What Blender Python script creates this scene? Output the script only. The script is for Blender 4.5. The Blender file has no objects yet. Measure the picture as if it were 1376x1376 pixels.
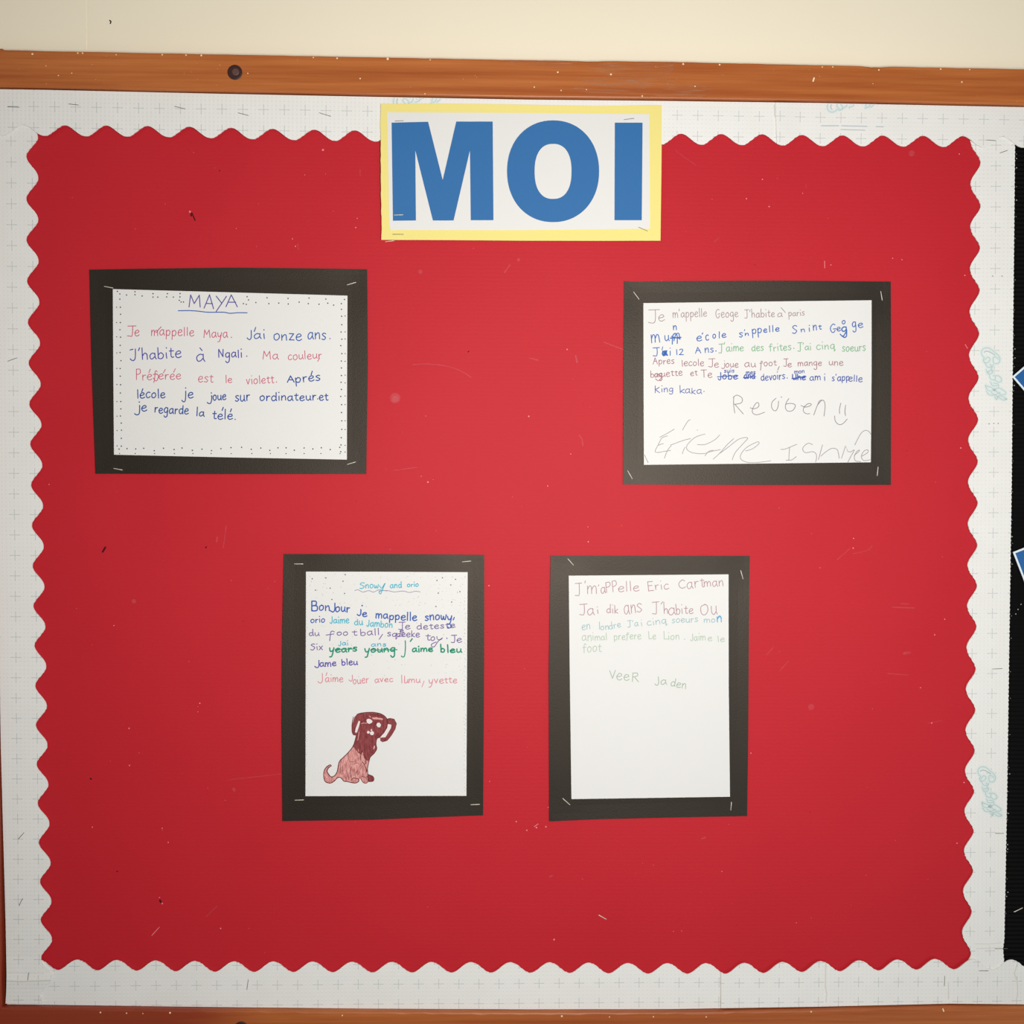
import bpy, bmesh, math, random
from mathutils import Vector, Euler
from mathutils.geometry import tessellate_polygon

# ------------------------------------------------------------------ camera
SC = bpy.context.scene
COL = SC.collection
CAMD = 1.37
CAM = Vector((0.0, -CAMD, 1.50))
ROT = Euler((math.radians(90 - 1.905), 0, 0), 'XYZ')
FPX = 688 / math.tan(math.radians(26))
camd = bpy.data.cameras.new('camera')
camd.sensor_fit = 'HORIZONTAL'
camd.angle = math.radians(52)
cam = bpy.data.objects.new('camera', camd)
COL.objects.link(cam)
Mrot = (Euler((0, 0, math.radians(-0.977))).to_matrix() @ ROT.to_matrix() @ Euler((0, 0, math.radians(0.309))).to_matrix())
cam.matrix_world = Mrot.to_4x4()
cam.location = CAM
SC.camera = cam

# ------------------------------------------------------------------ light
SC.view_settings.view_transform = 'Standard'
SC.view_settings.look = 'None'
SC.view_settings.gamma = 1
SC.view_settings.use_curve_mapping = False
SC.view_settings.exposure = 0.0
w = bpy.data.worlds.new('world')
SC.world = w
w.use_nodes = True
w.node_tree.nodes['Background'].inputs[0].default_value = (1.0, 0.93, 0.84, 1)
w.node_tree.nodes['Background'].inputs[1].default_value = 0.13


def area(name, loc, look, size, power, colr, shape='SQUARE', sy=None):
    l = bpy.data.lights.new(name, 'AREA')
    l.energy = power
    l.color = colr
    l.shape = shape
    l.size = size
    if sy:
        l.size_y = sy
    o = bpy.data.objects.new(name, l)
    COL.objects.link(o)
    o.location = loc
    o.rotation_euler = (Vector(look) - Vector(loc)).to_track_quat('-Z', 'Y').to_euler()
    return o


area('phone_light', (0.16, -1.30, 1.53), (0.15, 0, 1.53), 0.26, 18.6, (1.0, 0.975, 0.94), 'DISK')
area('lamp_left', (-1.7, -2.0, 2.5), (0.1, 0, 1.5), 0.8, 2.4, (1.0, 0.88, 0.74))
area('window_right', (1.5, -2.4, 0.6), (0.4, 0, 1.0), 1.2, 9.0, (0.74, 0.92, 1.0))


# ------------------------------------------------------------------ mapping photo -> wall plane
def at(px, py, Y):
    d = Mrot @ Vector(((px - 688) / FPX, -(py - 688) / FPX, -1))
    t = (Y - CAM.y) / d.y
    return CAM + d * t


def proj(P):
    q = Mrot.transposed() @ (Vector(P) - CAM)
    return (688 + FPX * q.x / -q.z, 688 - FPX * q.y / -q.z)


# ------------------------------------------------------------------ materials
def srgb(h):
    c = [int(h[i:i + 2], 16) / 255 for i in (1, 3, 5)]
    return tuple(((x + 0.055) / 1.055) ** 2.4 if x > 0.04045 else x / 12.92 for x in c) + (1,)


def lerp(a, b, t):
    return a + (b - a) * t


class NT:
    def __init__(s, name):
        s.m = bpy.data.materials.new(name)
        s.m.use_nodes = True
        s.t = s.m.node_tree
        s.b = s.t.nodes['Principled BSDF']

    def n(s, typ, **kw):
        o = s.t.nodes.new(typ)
        for k, v in kw.items():
            if k.startswith('i_'):
                o.inputs[int(k[2:])].default_value = v
            else:
                setattr(o, k, v)
        return o

    def l(s, a, b):
        s.t.links.new(a, b)

    def math(s, op, a, b=None, c=None):
        o = s.n('ShaderNodeMath', operation=op)
        for i, v in enumerate((a, b, c)):
            if v is None:
                continue
            if isinstance(v, (int, float)):
                o.inputs[i].default_value = v
            else:
                s.l(v, o.inputs[i])
        return o.outputs[0]

    def noise(s, vec, scale, detail=4, rough=0.55):
        o = s.n('ShaderNodeTexNoise')
        o.inputs['Scale'].default_value = scale
        o.inputs['Detail'].default_value = detail
        o.inputs['Roughness'].default_value = rough
        s.l(vec, o.inputs['Vector'])
        return o.outputs['Fac']

    def mix(s, fac, a, b):
        o = s.n('ShaderNodeMix', data_type='RGBA')
        if isinstance(fac, (int, float)):
            o.inputs[0].default_value = fac
        else:
            s.l(fac, o.inputs[0])
        for i, v in ((6, a), (7, b)):
            if isinstance(v, tuple):
                o.inputs[i].default_value = v
            else:
                s.l(v, o.inputs[i])
        return o.outputs[2]

    def pos(s, scale=(1, 1, 1), off=(0, 0, 0)):
        g = s.n('ShaderNodeNewGeometry')
        m = s.n('ShaderNodeMapping')
        m.inputs['Scale'].default_value = scale
        m.inputs['Location'].default_value = off
        s.l(g.outputs['Position'], m.inputs['Vector'])
        return m.outputs[0]

    def bump(s, h, strength, dist=0.001):
        o = s.n('ShaderNodeBump')
        o.inputs['Strength'].default_value = strength
        o.inputs['Distance'].default_value = dist
        s.l(h, o.inputs['Height'])
        s.l(o.outputs[0], s.b.inputs['Normal'])

    def setup(s, rough, spec=0.5):
        s.b.inputs['Roughness'].default_value = rough
        s.b.inputs['Specular IOR Level'].default_value = spec


def plain(name, hexa, rough=0.8, spec=0.3, var=0.0, scale=60, bump=0.0, metal=0):
    k = NT(name)
    c = srgb(hexa)
    k.setup(rough, spec)
    k.b.inputs['Metallic'].default_value = metal
    p = k.pos()
    f = k.noise(p, scale)
    d = tuple(x * (1 - var) for x in c[:3]) + (1,)
    k.l(k.mix(f, d, c), k.b.inputs['Base Color'])
    if bump:
        k.bump(f, bump, 0.0006)
    return k.m


def mat_red():
    k = NT('red_backing_paper')
    k.setup(0.63, 0.24)
    p = k.pos()
    a = k.noise(p, 5.0, 5)
    b = k.noise(k.pos((1, 1, 6)), 170.0, 3)
    c1 = k.mix(a, srgb('#b81a26'), srgb('#c2212e'))
    c2 = k.mix(k.math('MULTIPLY', b, 0.35), c1, srgb('#a8141f'))
    k.l(c2, k.b.inputs['Base Color'])
    sep = k.n('ShaderNodeSeparateXYZ')
    k.l(p, sep.inputs[0])
    rib = k.math('SINE', k.math('MULTIPLY', sep.outputs[2], 2 * math.pi / 0.0052))
    h = k.math('ADD', k.math('MULTIPLY', rib, 0.10), b)
    k.bump(h, 0.25, 0.0006)
    return k.m


def mat_wood(name, red=False, vertical=False):
    k = NT(name)
    k.setup(0.42, 0.35)
    sc = (40, 8, 1.2) if vertical else (1.2, 8, 40)
    g = k.noise(k.pos(sc), 2.2, 6, 0.6)
    p2 = k.noise(k.pos((0.6, 1, 4) if not vertical else (4, 1, 0.6)), 3.0, 3)
    fine = k.noise(k.pos((6, 30, 300) if not vertical else (300, 30, 6)), 3.0, 4)
    r = k.n('ShaderNodeValToRGB')
    e = r.color_ramp.elements
    e[0].position = 0.33
    e[0].color = srgb('#a05020')
    e[1].position = 0.68
    e[1].color = srgb('#cf7f42')
    k.l(g, r.inputs[0])
    c = k.mix(k.math('MULTIPLY', p2, 0.55), r.outputs[0], srgb('#ab5a28'))
    c = k.mix(k.math('MULTIPLY', fine, 0.22), c, srgb('#6f2c10'))
    if red:
        pr = k.noise(k.pos((1.1, 1, 1.1), (5.1, 0, 0)), 1.6, 2)
        rr_ = k.n('ShaderNodeMapRange')
        rr_.inputs[1].default_value = 0.35
        rr_.inputs[2].default_value = 0.65
        k.l(pr, rr_.inputs[0])
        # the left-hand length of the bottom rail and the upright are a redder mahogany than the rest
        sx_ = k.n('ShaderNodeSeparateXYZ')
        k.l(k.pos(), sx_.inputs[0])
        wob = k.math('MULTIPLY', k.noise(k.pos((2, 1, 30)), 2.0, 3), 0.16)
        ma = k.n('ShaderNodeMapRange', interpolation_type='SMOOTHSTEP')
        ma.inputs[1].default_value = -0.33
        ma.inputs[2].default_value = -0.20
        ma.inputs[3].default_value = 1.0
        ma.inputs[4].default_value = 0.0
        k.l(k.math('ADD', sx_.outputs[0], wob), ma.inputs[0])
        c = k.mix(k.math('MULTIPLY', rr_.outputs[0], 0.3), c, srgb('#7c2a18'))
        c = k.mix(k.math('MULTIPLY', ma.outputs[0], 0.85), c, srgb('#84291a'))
    k.l(c, k.b.inputs['Base Color'])
    k.bump(fine, 0.12, 0.0004)
    return k.m


def mat_wall():
    k = NT('cream_wall_paint')
    k.setup(0.7, 0.25)
    a = k.noise(k.pos(), 3.0, 4)
    b = k.noise(k.pos(), 90.0, 4)
    c = k.mix(a, srgb('#f0e6cd'), srgb('#f5ecd6'))
    k.l(c, k.b.inputs['Base Color'])
    k.bump(b, 0.18, 0.0008)
    return k.m


def mat_strip():
    """white corrugated border paper, its cutting grid printed in inches over the UVs"""
    k = NT('white_grid_paper')
    k.setup(0.6, 0.3)
    uv = k.n('ShaderNodeUVMap')
    sep = k.n('ShaderNodeSeparateXYZ')
    k.l(uv.outputs[0], sep.inputs[0])
    u, v = sep.outputs[0], sep.outputs[1]

    def d(x, mul):
        return k.math('DIVIDE', k.math('ABSOLUTE', k.math('SUBTRACT', k.math('FRACT', k.math('ADD', k.math('MULTIPLY', x, mul), 0.5)), 0.5)), mul)
    du, dv = d(u, 1), d(v, 1)
    W, L = 0.020, 0.26
    c1 = k.math('MULTIPLY', k.math('LESS_THAN', du, W), k.math('LESS_THAN', dv, L))
    c2 = k.math('MULTIPLY', k.math('LESS_THAN', dv, W), k.math('LESS_THAN', du, L))
    cr = k.math('MAXIMUM', c1, c2)
    eu, ev = d(u, 5), d(v, 5)
    dot = k.math('MULTIPLY', k.math('LESS_THAN', eu, 0.035), k.math('LESS_THAN', ev, 0.016))
    n = k.noise(k.pos(), 30, 3)
    base = k.mix(n, srgb('#e2e1dd'), srgb('#e8e8e5'))
    c = k.mix(k.math('MULTIPLY', cr, 0.36), base, srgb('#8f979c'))
    c = k.mix(k.math('MULTIPLY', dot, 0.2), c, srgb('#8f979c'))
    k.l(c, k.b.inputs['Base Color'])
    rib = k.math('SINE', k.math('MULTIPLY', u, 2 * math.pi * 5))
    k.bump(k.math('ADD', k.math('MULTIPLY', rib, 0.35), n), 0.16, 0.0005)
    return k.m


def warm_spec(m):
    m.node_tree.nodes['Principled BSDF'].inputs['Specular Tint'].default_value = (1.0, 0.86, 0.72, 1)
    return m


M = {
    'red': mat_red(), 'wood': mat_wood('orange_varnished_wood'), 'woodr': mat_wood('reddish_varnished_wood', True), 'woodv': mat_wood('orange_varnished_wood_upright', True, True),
    'wall': mat_wall(), 'strip': mat_strip(),
    'mount': warm_spec(plain('black_sugar_paper', '#16110d', 0.52, 0.52, 0.25, 700, 0.35)),
    'page': plain('white_page', '#dedddb', 0.65, 0.3, 0.02, 40, 0.04),
    'yellow': plain('pale_yellow_card', '#eadb84', 0.65, 0.3, 0.03, 300, 0.1),
    'blue': plain('blue_print', '#2c6ba6', 0.6, 0.3, 0.08, 500, 0.05),
    'steel': plain('staple_steel', '#cfc8bc', 0.4, 0.5, 0.0, 10, 0, 0.15),
    'steeld': plain('dull_staple_steel', '#77756f', 0.45, 0.5, 0.0, 10, 0, 0.6),
    'black': plain('black_corrugated_card', '#060505', 0.6, 0.1, 0.3, 400, 0.1),
    'board': plain('board_felt', '#6a2a22', 0.9, 0.2, 0.2, 50),
    'white': plain('white_card', '#dce8ee', 0.5, 0.3),
    'cardblue': plain('blue_card_print', '#1f5f9f', 0.45, 0.4, 0.15, 20),
    'brown': plain('brown_screw_plug', '#3c1f1c', 0.5, 0.4, 0.3, 500),
    'plug': plain('worn_plug_centre', '#6b4a44', 0.5, 0.4, 0.5, 700),
    'cream': plain('cream_paint_fleck', '#f1d6b0', 0.7, 0.3),
    'scuff': plain('pale_scuff', '#b98a68', 0.5, 0.4, 0.2, 200),
    'speckl': plain('pale_pinhole_fleck', '#e8818a', 0.7, 0.3),
    'speckd': plain('dark_pinhole', '#4a0a10', 0.8, 0.2),
}


def ink(hexa):
    k = 'ink' + hexa
    if k not in M:
        M[k] = plain('felt_pen_ink_' + hexa[1:], hexa, 0.7, 0.25, 0.12, 900)
    return M[k]


# ------------------------------------------------------------------ object helpers
def link(name, bm, mat, parent=None, smooth=False):
    me = bpy.data.meshes.new(name)
    bm.normal_update()
    bm.to_mesh(me)
    bm.free()
    o = bpy.data.objects.new(name, me)
    for m in (mat if isinstance(mat, (list, tuple)) else [mat]):
        me.materials.append(m)
    if smooth:
        for p in me.polygons:
            p.use_smooth = True
    COL.objects.link(o)
    if parent:
        o.parent = parent
        o.matrix_parent_inverse = parent.matrix_world.inverted()
    return o


def thing(name, loc, label, cat, group=None):
    o = bpy.data.objects.new(name, None)
    o.empty_display_size = 0.02
    COL.objects.link(o)
    o.location = loc
    bpy.context.view_layer.update()
    tag(o, label, cat, group)
    return o


def tag(o, label=None, cat=None, group=None, kind=None):
    if label:
        o['label'] = label
    if cat:
        o['category'] = cat
    if group:
        o['group'] = group
    if kind:
        o['kind'] = kind
    return o


def box(bm, x0, x1, y0, y1, z0, z1):
    r = bmesh.ops.create_cube(bm, size=1)
    for v in r['verts']:
        v.co = Vector((lerp(x0, x1, v.co.x + .5), lerp(y0, y1, v.co.y + .5), lerp(z0, z1, v.co.z + .5)))
    return r


def poly_at(pl, s):
    """point at normalised arc length s of a polyline"""
    L = [0]
    for a, b in zip(pl, pl[1:]):
        L.append(L[-1] + math.dist(a, b))
    t = s * L[-1]
    for i in range(len(pl) - 1):
        if t <= L[i + 1] or i == len(pl) - 2:
            k = (t - L[i]) / max(1e-9, L[i + 1] - L[i])
            return (lerp(pl[i][0], pl[i + 1][0], k), lerp(pl[i][1], pl[i + 1][1], k))


def coons(top, right, bottom, left, n, m):
    """top L->R, right T->B, bottom L->R, left T->B, all in photo px; grid of px points"""
    g = []
    P00, P10, P01, P11 = top[0], top[-1], bottom[0], bottom[-1]
    for j in range(m + 1):
        v = j / m
        row = []
        for i in range(n + 1):
            u = i / n
            t, b, l, r = poly_at(top, u), poly_at(bottom, u), poly_at(left, v), poly_at(right, v)
            q = []
            for k in (0, 1):
                q.append((1 - v) * t[k] + v * b[k] + (1 - u) * l[k] + u * r[k]
                         - ((1 - u) * (1 - v) * P00[k] + u * (1 - v) * P10[k] + (1 - u) * v * P01[k] + u * v * P11[k]))
            row.append(tuple(q))
        g.append(row)
    return g


def grid_sheet(name, g, depth, thick, mat, parent=None, uvf=None):
    """thin sheet with front surface at depth(px,py) and real thickness"""
    bm = bmesh.new()
    m, n = len(g) - 1, len(g[0]) - 1
    F, B = [], []
    for row in g:
        fr, br = [], []
        for (x, y) in row:
            p = at(x, y, depth(x, y))
            fr.append(bm.verts.new(p))
            br.append(bm.verts.new(p + Vector((0, thick, 0))))
        F.append(fr)
        B.append(br)
    for j in range(m):
        for i in range(n):
            bm.faces.new((F[j][i], F[j + 1][i], F[j + 1][i + 1], F[j][i + 1]))
            bm.faces.new((B[j][i], B[j][i + 1], B[j + 1][i + 1], B[j + 1][i]))
    ring = [(0, i) for i in range(n)] + [(j, n) for j in range(m)] + [(m, i) for i in range(n, 0, -1)] + [(j, 0) for j in range(m, 0, -1)]
    for a, b in zip(ring, ring[1:] + ring[:1]):
        bm.faces.new((F[a[0]][a[1]], F[b[0]][b[1]], B[b[0]][b[1]], B[a[0]][a[1]]))
    if uvf:
        uvl = bm.loops.layers.uv.new('UVMap')
        for f in bm.faces:
            for lp in f.loops:
                lp[uvl].uv = uvf(lp.vert.co)
    return link(name, bm, mat, parent)


# ------------------------------------------------------------------ depths (towards the camera is negative y)
Y_RED = -0.0190
Y_STRIP = -0.0222
Y_MOUNT = -0.0212
Y_RAIL = -0.0300


# ------------------------------------------------------------------ pen strokes
def smooth_pts(pts, n=5):
    if len(pts) < 3:
        return pts
    P = [pts[0]] + list(pts) + [pts[-1]]
    out = []
    for i in range(1, len(P) - 2):
        a, b, c, d = P[i - 1], P[i], P[i + 1], P[i + 2]
        for k in range(n):
            t = k / n
            out.append(tuple(0.5 * (2 * b[q] + (c[q] - a[q]) * t + (2 * a[q] - 5 * b[q] + 4 * c[q] - d[q]) * t * t
                                    + (3 * b[q] - a[q] - 3 * c[q] + d[q]) * t ** 3) for q in (0, 1)))
    out.append(tuple(pts[-1]))
    return out


class Pen:
    """collects flat ribbons of ink lying on a sheet"""

    def __init__(s, depth, lift=0.00006):
        s.bm = bmesh.new()
        s.depth, s.lift, s.k = depth, lift, 0

    def pt(s, x, y):
        return s.bm.verts.new(at(x, y, s.depth(x, y) - s.lift - s.k * 1.2e-6))

    def line(s, pts, wd, smooth=True):
        s.k += 1
        if len(pts) == 1:
            pts = [pts[0], (pts[0][0] + 0.01, pts[0][1])]
        if smooth:
            pts = smooth_pts(pts)
        q = [pts[0]]
        for p in pts[1:]:
            if math.dist(p, q[-1]) > 0.25 or p is pts[-1]:
                q.append(p)
        if len(q) < 2:
            q.append((q[0][0] + 0.05, q[0][1]))
        h = wd / 2
        L, R = [], []
        for i, p in enumerate(q):
            a, b = q[max(0, i - 1)], q[min(len(q) - 1, i + 1)]
            dx, dy = b[0] - a[0], b[1] - a[1]
            n = math.hypot(dx, dy) or 1
            dx, dy = dx / n, dy / n
            if i == 0:
                t0 = (dx, dy)
            t1 = (dx, dy)
            L.append(s.pt(p[0] - dy * h, p[1] + dx * h))
            R.append(s.pt(p[0] + dy * h, p[1] - dx * h))
        for i in range(len(q) - 1):
            s.bm.faces.new((R[i], L[i], L[i + 1], R[i + 1]))
        for p, t, A, B in ((q[0], (-t0[0], -t0[1]), R[0], L[0]), (q[-1], t1, L[-1], R[-1])):
            c = [s.pt(p[0] + h * (t[0] * math.cos(an) + t[1] * math.sin(an)), p[1] + h * (t[1] * math.cos(an) - t[0] * math.sin(an))) for an in (0.9, 0, -0.9)]
            try:
                s.bm.faces.new([A] + c[::-1] + [B])
            except ValueError:
                pass

    def fill(s, pts, smooth=False):
        s.k += 1
        if smooth:
            pts = smooth_pts(list(pts) + [pts[0]], 4)[:-1]
        vs = [s.pt(*p) for p in pts]
        for t in tessellate_polygon([[Vector((p[0], p[1], 0)) for p in pts]]):
            a = [vs[i] for i in t]
            try:
                s.bm.faces.new(a)
            except ValueError:
                pass

    def dot(s, x, y, r, n=7):
        s.fill([(x + r * math.cos(6.283 * i / n), y + r * math.sin(6.283 * i / n)) for i in range(n)])

    def done(s, name, mat, parent, label=None, kind=None):
        for f in s.bm.faces:
            f.normal_update()
            if f.normal.y > 0:
                f.normal_flip()
        o = link(name, s.bm, mat, parent)
        return tag(o, label, kind=kind)


# single-stroke hand font.  x in glyph units, y: 0 base line, 1 x-height, 2 ascender, negative descender
G = {
    'a': (0.85, ['s.68,.85 .4,1 .08,.6 .15,.1 .42,.05 .68,.45', 'l.7,1 .7,.35 .85,0']),
    'b': (0.8, ['l.08,2 .1,.05', 's.1,.6 .4,.95 .72,.6 .6,.1 .3,-.02 .1,.15']),
    'c': (0.7, ['s.65,.88 .38,1 .07,.6 .15,.1 .4,-.02 .68,.18']),
    'd': (0.85, ['s.7,.7 .4,.95 .08,.55 .18,.08 .45,.02 .7,.35', 'l.73,2 .72,.3 .8,0']),
    'e': (0.78, ['s.08,.5 .4,.52 .68,.7 .58,.97 .3,.95 .07,.55 .15,.12 .42,-.02 .75,.18']),
    'f': (0.65, ['s.65,1.8 .45,2 .3,1.6 .28,.8 .25,-.1', 'l.02,.95 .6,1']),
    'F': (0.65, ['s.62,1.55 .42,1.75 .3,1.4 .24,.2 .1,-.7', 'l.0,.95 .62,1.05']),
    'g': (0.8, ['s.68,.85 .4,1 .08,.6 .2,.12 .5,.15 .68,.5', 's.7,.95 .68,.1 .62,-.75 .3,-1 .08,-.7']),
    'h': (0.78, ['l.08,2 .1,0', 's.1,.5 .4,.95 .64,.75 .68,0']),
    'i': (0.3, ['l.14,.95 .17,0', 'd.15,1.45']),
    'j': (0.5, ['s.4,.95 .4,.1 .34,-.75 .15,-.9 .0,-.65', 'd.4,1.5']),
    'k': (0.7, ['l.08,1.9 .1,0', 'l.62,.95 .12,.42 .66,0']),
    'l': (0.3, ['l.13,2 .15,0']),
    'm': (1.15, ['l.06,.95 .08,0', 's.08,.5 .3,.95 .5,.8 .53,0', 's.54,.5 .78,.95 1.0,.8 1.06,0']),
    'n': (0.78, ['l.08,.95 .1,0', 's.1,.5 .4,.95 .62,.8 .68,0']),
    'o': (0.8, ['s.45,1 .1,.75 .12,.15 .4,0 .7,.35 .65,.85 .4,1.02']),
    'p': (0.8, ['l.1,.95 .1,-.9', 's.1,.6 .4,1 .7,.7 .6,.15 .35,.02 .12,.2']),
    'q': (0.85, ['s.66,.85 .4,1 .08,.6 .2,.1 .5,.12 .68,.6', 'l.7,.95 .7,-.5 .85,-.2']),
    'r': (0.6, ['l.1,.95 .12,0', 's.12,.45 .3,.88 .56,.9']),
    's': (0.65, ['s.6,.88 .35,1 .12,.78 .35,.52 .58,.28 .35,0 .06,.1']),
    't': (0.6, ['s.3,1.6 .28,.3 .4,.02 .58,.1', 'l.05,1.02 .58,1.05']),
    'u': (0.8, ['s.08,.95 .1,.25 .35,.0 .62,.3', 'l.68,.95 .68,.25 .8,0']),
    'v': (0.7, ['l.05,.95 .33,.02 .65,1']),
    'w': (1.0, ['s.05,.95 .1,.2 .28,.05 .48,.7', 's.48,.7 .55,.1 .75,.05 .95,1']),
    'x': (0.7, ['l.08,.95 .62,0', 'l.62,1 .05,0']),
    'y': (0.75, ['s.05,.95 .15,.25 .38,.15 .62,.5', 's.7,1 .55,0 .35,-.75 .05,-.85']),
    'Y': (0.75, ['l.05,2 .45,1.1', 'l.95,2 .0,-.1']),
    'z': (0.7, ['l.08,.95 .62,.95 .08,.03 .68,.02']),
    'A': (1.0, ['l.02,0 .45,2 .92,0', 'l.2,.75 .78,.75']),
    'B': (0.85, ['l.1,1.95 .1,.05', 's.1,1.95 .6,1.85 .6,1.2 .2,1.05', 's.2,1.05 .75,.95 .75,.15 .35,0 .08,.08']),
    'C': (0.95, ['s.88,1.75 .55,2 .1,1.3 .12,.4 .5,0 .92,.3']),
    'E': (0.8, ['l.1,2 .1,0', 'l.05,2 .75,2', 'l.1,1.05 .65,1.05', 'l.1,.0 .78,.03']),
    'G': (0.95, ['s.85,1.8 .5,2 .08,1.2 .15,.3 .5,0 .82,.5', 'l.5,.8 .92,.85']),
    'J': (0.85, ['l.05,1.95 .9,2', 's.55,2 .55,.6 .48,-.35 .25,-.5 .0,-.3']),
    'j1': (0.6, ['s.5,2 .5,.4 .35,-.1 .15,-.05 .02,.2']),
    'K': (0.85, ['l.1,2 .1,0', 'l.72,1.5 .12,.75 .78,0']),
    'L': (0.7, ['l.08,2 .1,.02 .68,.05']),
    'M': (1.2, ['l.08,0 .2,2 .55,.6 .98,2 1.1,0']),
    'N': (0.95, ['l.08,0 .1,2 .75,.1 .8,2']),
    'P': (0.75, ['l.1,2 .1,0', 's.1,1.95 .6,2 .68,1.3 .35,.95 .12,1.0']),
    'R': (0.85, ['l.1,2 .1,0', 's.1,1.95 .6,2 .68,1.35 .35,1 .12,1.0', 'l.3,1 .8,0']),
    'S': (0.8, ['s.75,1.8 .4,2 .1,1.55 .4,1.05 .72,.6 .4,0 .03,.15']),
    'T': (0.9, ['l.02,2 .9,1.95', 'l.48,2 .46,0']),
    'U': (0.9, ['s.1,1.9 .1,.5 .4,0 .75,.4', 'l.8,1.9 .8,0']),
    'V': (0.85, ['l.05,2 .35,0 .8,2']),
    '1': (0.35, ['l.15,1.2 .17,0']),
    '2': (0.7, ['s.1,1 .35,1.2 .6,.9 .3,.3 .05,.02', 'l.05,.02 .68,.02']),
    "'": (0.28, ['l.2,2.0 .1,1.5']),
    '.': (0.3, ['d.15,.05']),
    ',': (0.35, ['l.25,.15 .0,-.6']),
    ' ': (0.6, []),
}
GP = {}
for k_, (w_, st_) in G.items():
    GP[k_] = (w_, [(s_[0], [tuple(float(c) for c in p.split(',')) for p in s_[1:].split()]) for s_ in st_])


def word(pen, text, x0, y0, x1, y1, h, A=1.75, wd=1.2, slant=0.0, D=1.0, jit=0.04, gap=0.16):
    """write text so that its base line runs from (x0,y0) to (x1,y1) in the photo; h = x-height"""
    rnd = random.Random(hash_str(text) + int(x0 * 7))
    tk = []
    i = 0
    while i < len(text):
        if text[i] == '~':
            tk.append('j1')
            i += 1
        else:
            tk.append(text[i])
            i += 1
    tot = sum(GP[c][0] for c in tk) + gap * (len(tk) - 1)
    L = math.hypot(x1 - x0, y1 - y0)
    ux, uy = (x1 - x0) / L, (y1 - y0) / L
    vx, vy = uy, -ux
    sx = L / tot
    cx = 0.0
    for c in tk:
        w_, sts = GP[c]
        jy = rnd.uniform(-jit, jit) * 2
        js = 1 + rnd.uniform(-jit, jit) * 2
        for kind, pts in sts:
            out = []
            for (x, y) in pts:
                x += rnd.uniform(-jit, jit) * .5
                y = y * js
                if kind == 'd' and y > 1:
                    y = max(1.6, 1 + .8 * (A - 1))
                elif y > 1:
                    y = 1 + (y - 1) * (A - 1)
                if y < 0:
                    y *= D
                y = (y + jy + rnd.uniform(-jit, jit) * .5) * h
                X = (cx + x) * sx + slant * y
                out.append((x0 + ux * X + vx * y, y0 + uy * X + vy * y))
            if kind == 'd':
                pen.dot(out[0][0], out[0][1], wd * 0.68)
            elif kind == 's':
                pen.line(out, wd)
            else:
                for p_, q_ in zip(out, out[1:]):
                    pen.line([p_, q_], wd, False)
        cx += w_ + gap


def hash_str(t):
    r = 7
    for c in t:
        r = (r * 31 + ord(c)) % 100003
    return r


# ------------------------------------------------------------------ the wall and the notice board
def pbox(bm, quad, yf, yb, ch=0.0):
    """block whose front face is the photo quad (TL,TR,BR,BL) at depth yf, running back to yb"""
    F = [at(x, y, yf) for x, y in quad]
    c = sum(F, Vector()) / 4
    inner = []
    for i, p in enumerate(F):
        a, b = F[i - 1], F[(i + 1) % 4]
        d1, d2 = (a - p).normalized(), (b - p).normalized()
        inner.append(p + (d1 + d2) * ch)
    vi = [bm.verts.new(p) for p in inner]
    vo = [bm.verts.new(Vector((p.x, yf + ch, p.z))) for p in F]
    vb = [bm.verts.new(Vector((p.x, yb, p.z))) for p in F]
    bm.faces.new(vi[::-1])
    bm.faces.new(vb)
    for i in range(4):
        j = (i + 1) % 4
        bm.faces.new((vi[i], vi[j], vo[j], vo[i]))
        bm.faces.new((vo[i], vo[j], vb[j], vb[i]))


bm = bmesh.new()
xs = [at(117, 20, 0).x]
box(bm, -2.6, xs[0] - 0.0012, 0.0, 0.12, 0.0, 3.0)
box(bm, xs[0] + 0.0012, 2.9, 0.0, 0.12, 0.0, 3.0)
box(bm, xs[0] - 0.0012, xs[0] + 0.0012, 0.0004, 0.12, 0.0, 3.0)
wall = tag(link('wall_back', bm, M['wall']), kind='structure', label='cream painted wall above and behind the notice board')
bmesh_tmp = None
pen = Pen(lambda x, y: 0.0, 0.0002)
pen.line([(147.5, 27.5), (149, 29), (148.2, 31.5)], 1.7)
pen.done('wall_mark', ink('#1c1410'), wall, 'small black nick on the cream paint')

board = thing('notice_board', at(688, 1376, 0.0), 'long wall notice board with orange varnished wooden frame around the red display', 'notice board')


def railtop(x):
    return poly_at([(-60, 65.5), (60, 67.8), (500, 77.2), (900, 85.5), (1376, 93), (1500, 95)], 0)


RT = [(-70, 65.0), (60, 68.3), (280, 72.4), (500, 76.6), (700, 80.5), (900, 82.8), (1100, 87.2), (1376, 92.8), (1950, 104)]
RB = [(-70, 115.3), (60, 117.2), (280, 122.2), (500, 126.6), (700, 130.3), (900, 132.3), (1100, 135.0), (1376, 140.6), (1950, 152)]
BT = [(-70, 1353.3), (60, 1354.6), (280, 1357.6), (500, 1359.8), (700, 1360.8), (900, 1360.4), (1100, 1357.2), (1276, 1353), (1376, 1354), (1950, 1356)]
BB = [(-70, 1412), (60, 1412), (280, 1412), (500, 1414), (700, 1414), (900, 1413), (1100, 1411), (1276, 1409), (1376, 1409), (1950, 1410)]


def ip(pl, x):
    for a, b in zip(pl, pl[1:]):
        if x <= b[0]:
            return lerp(a[1], b[1], (x - a[0]) / (b[0] - a[0]))
    return pl[-1][1]


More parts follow.
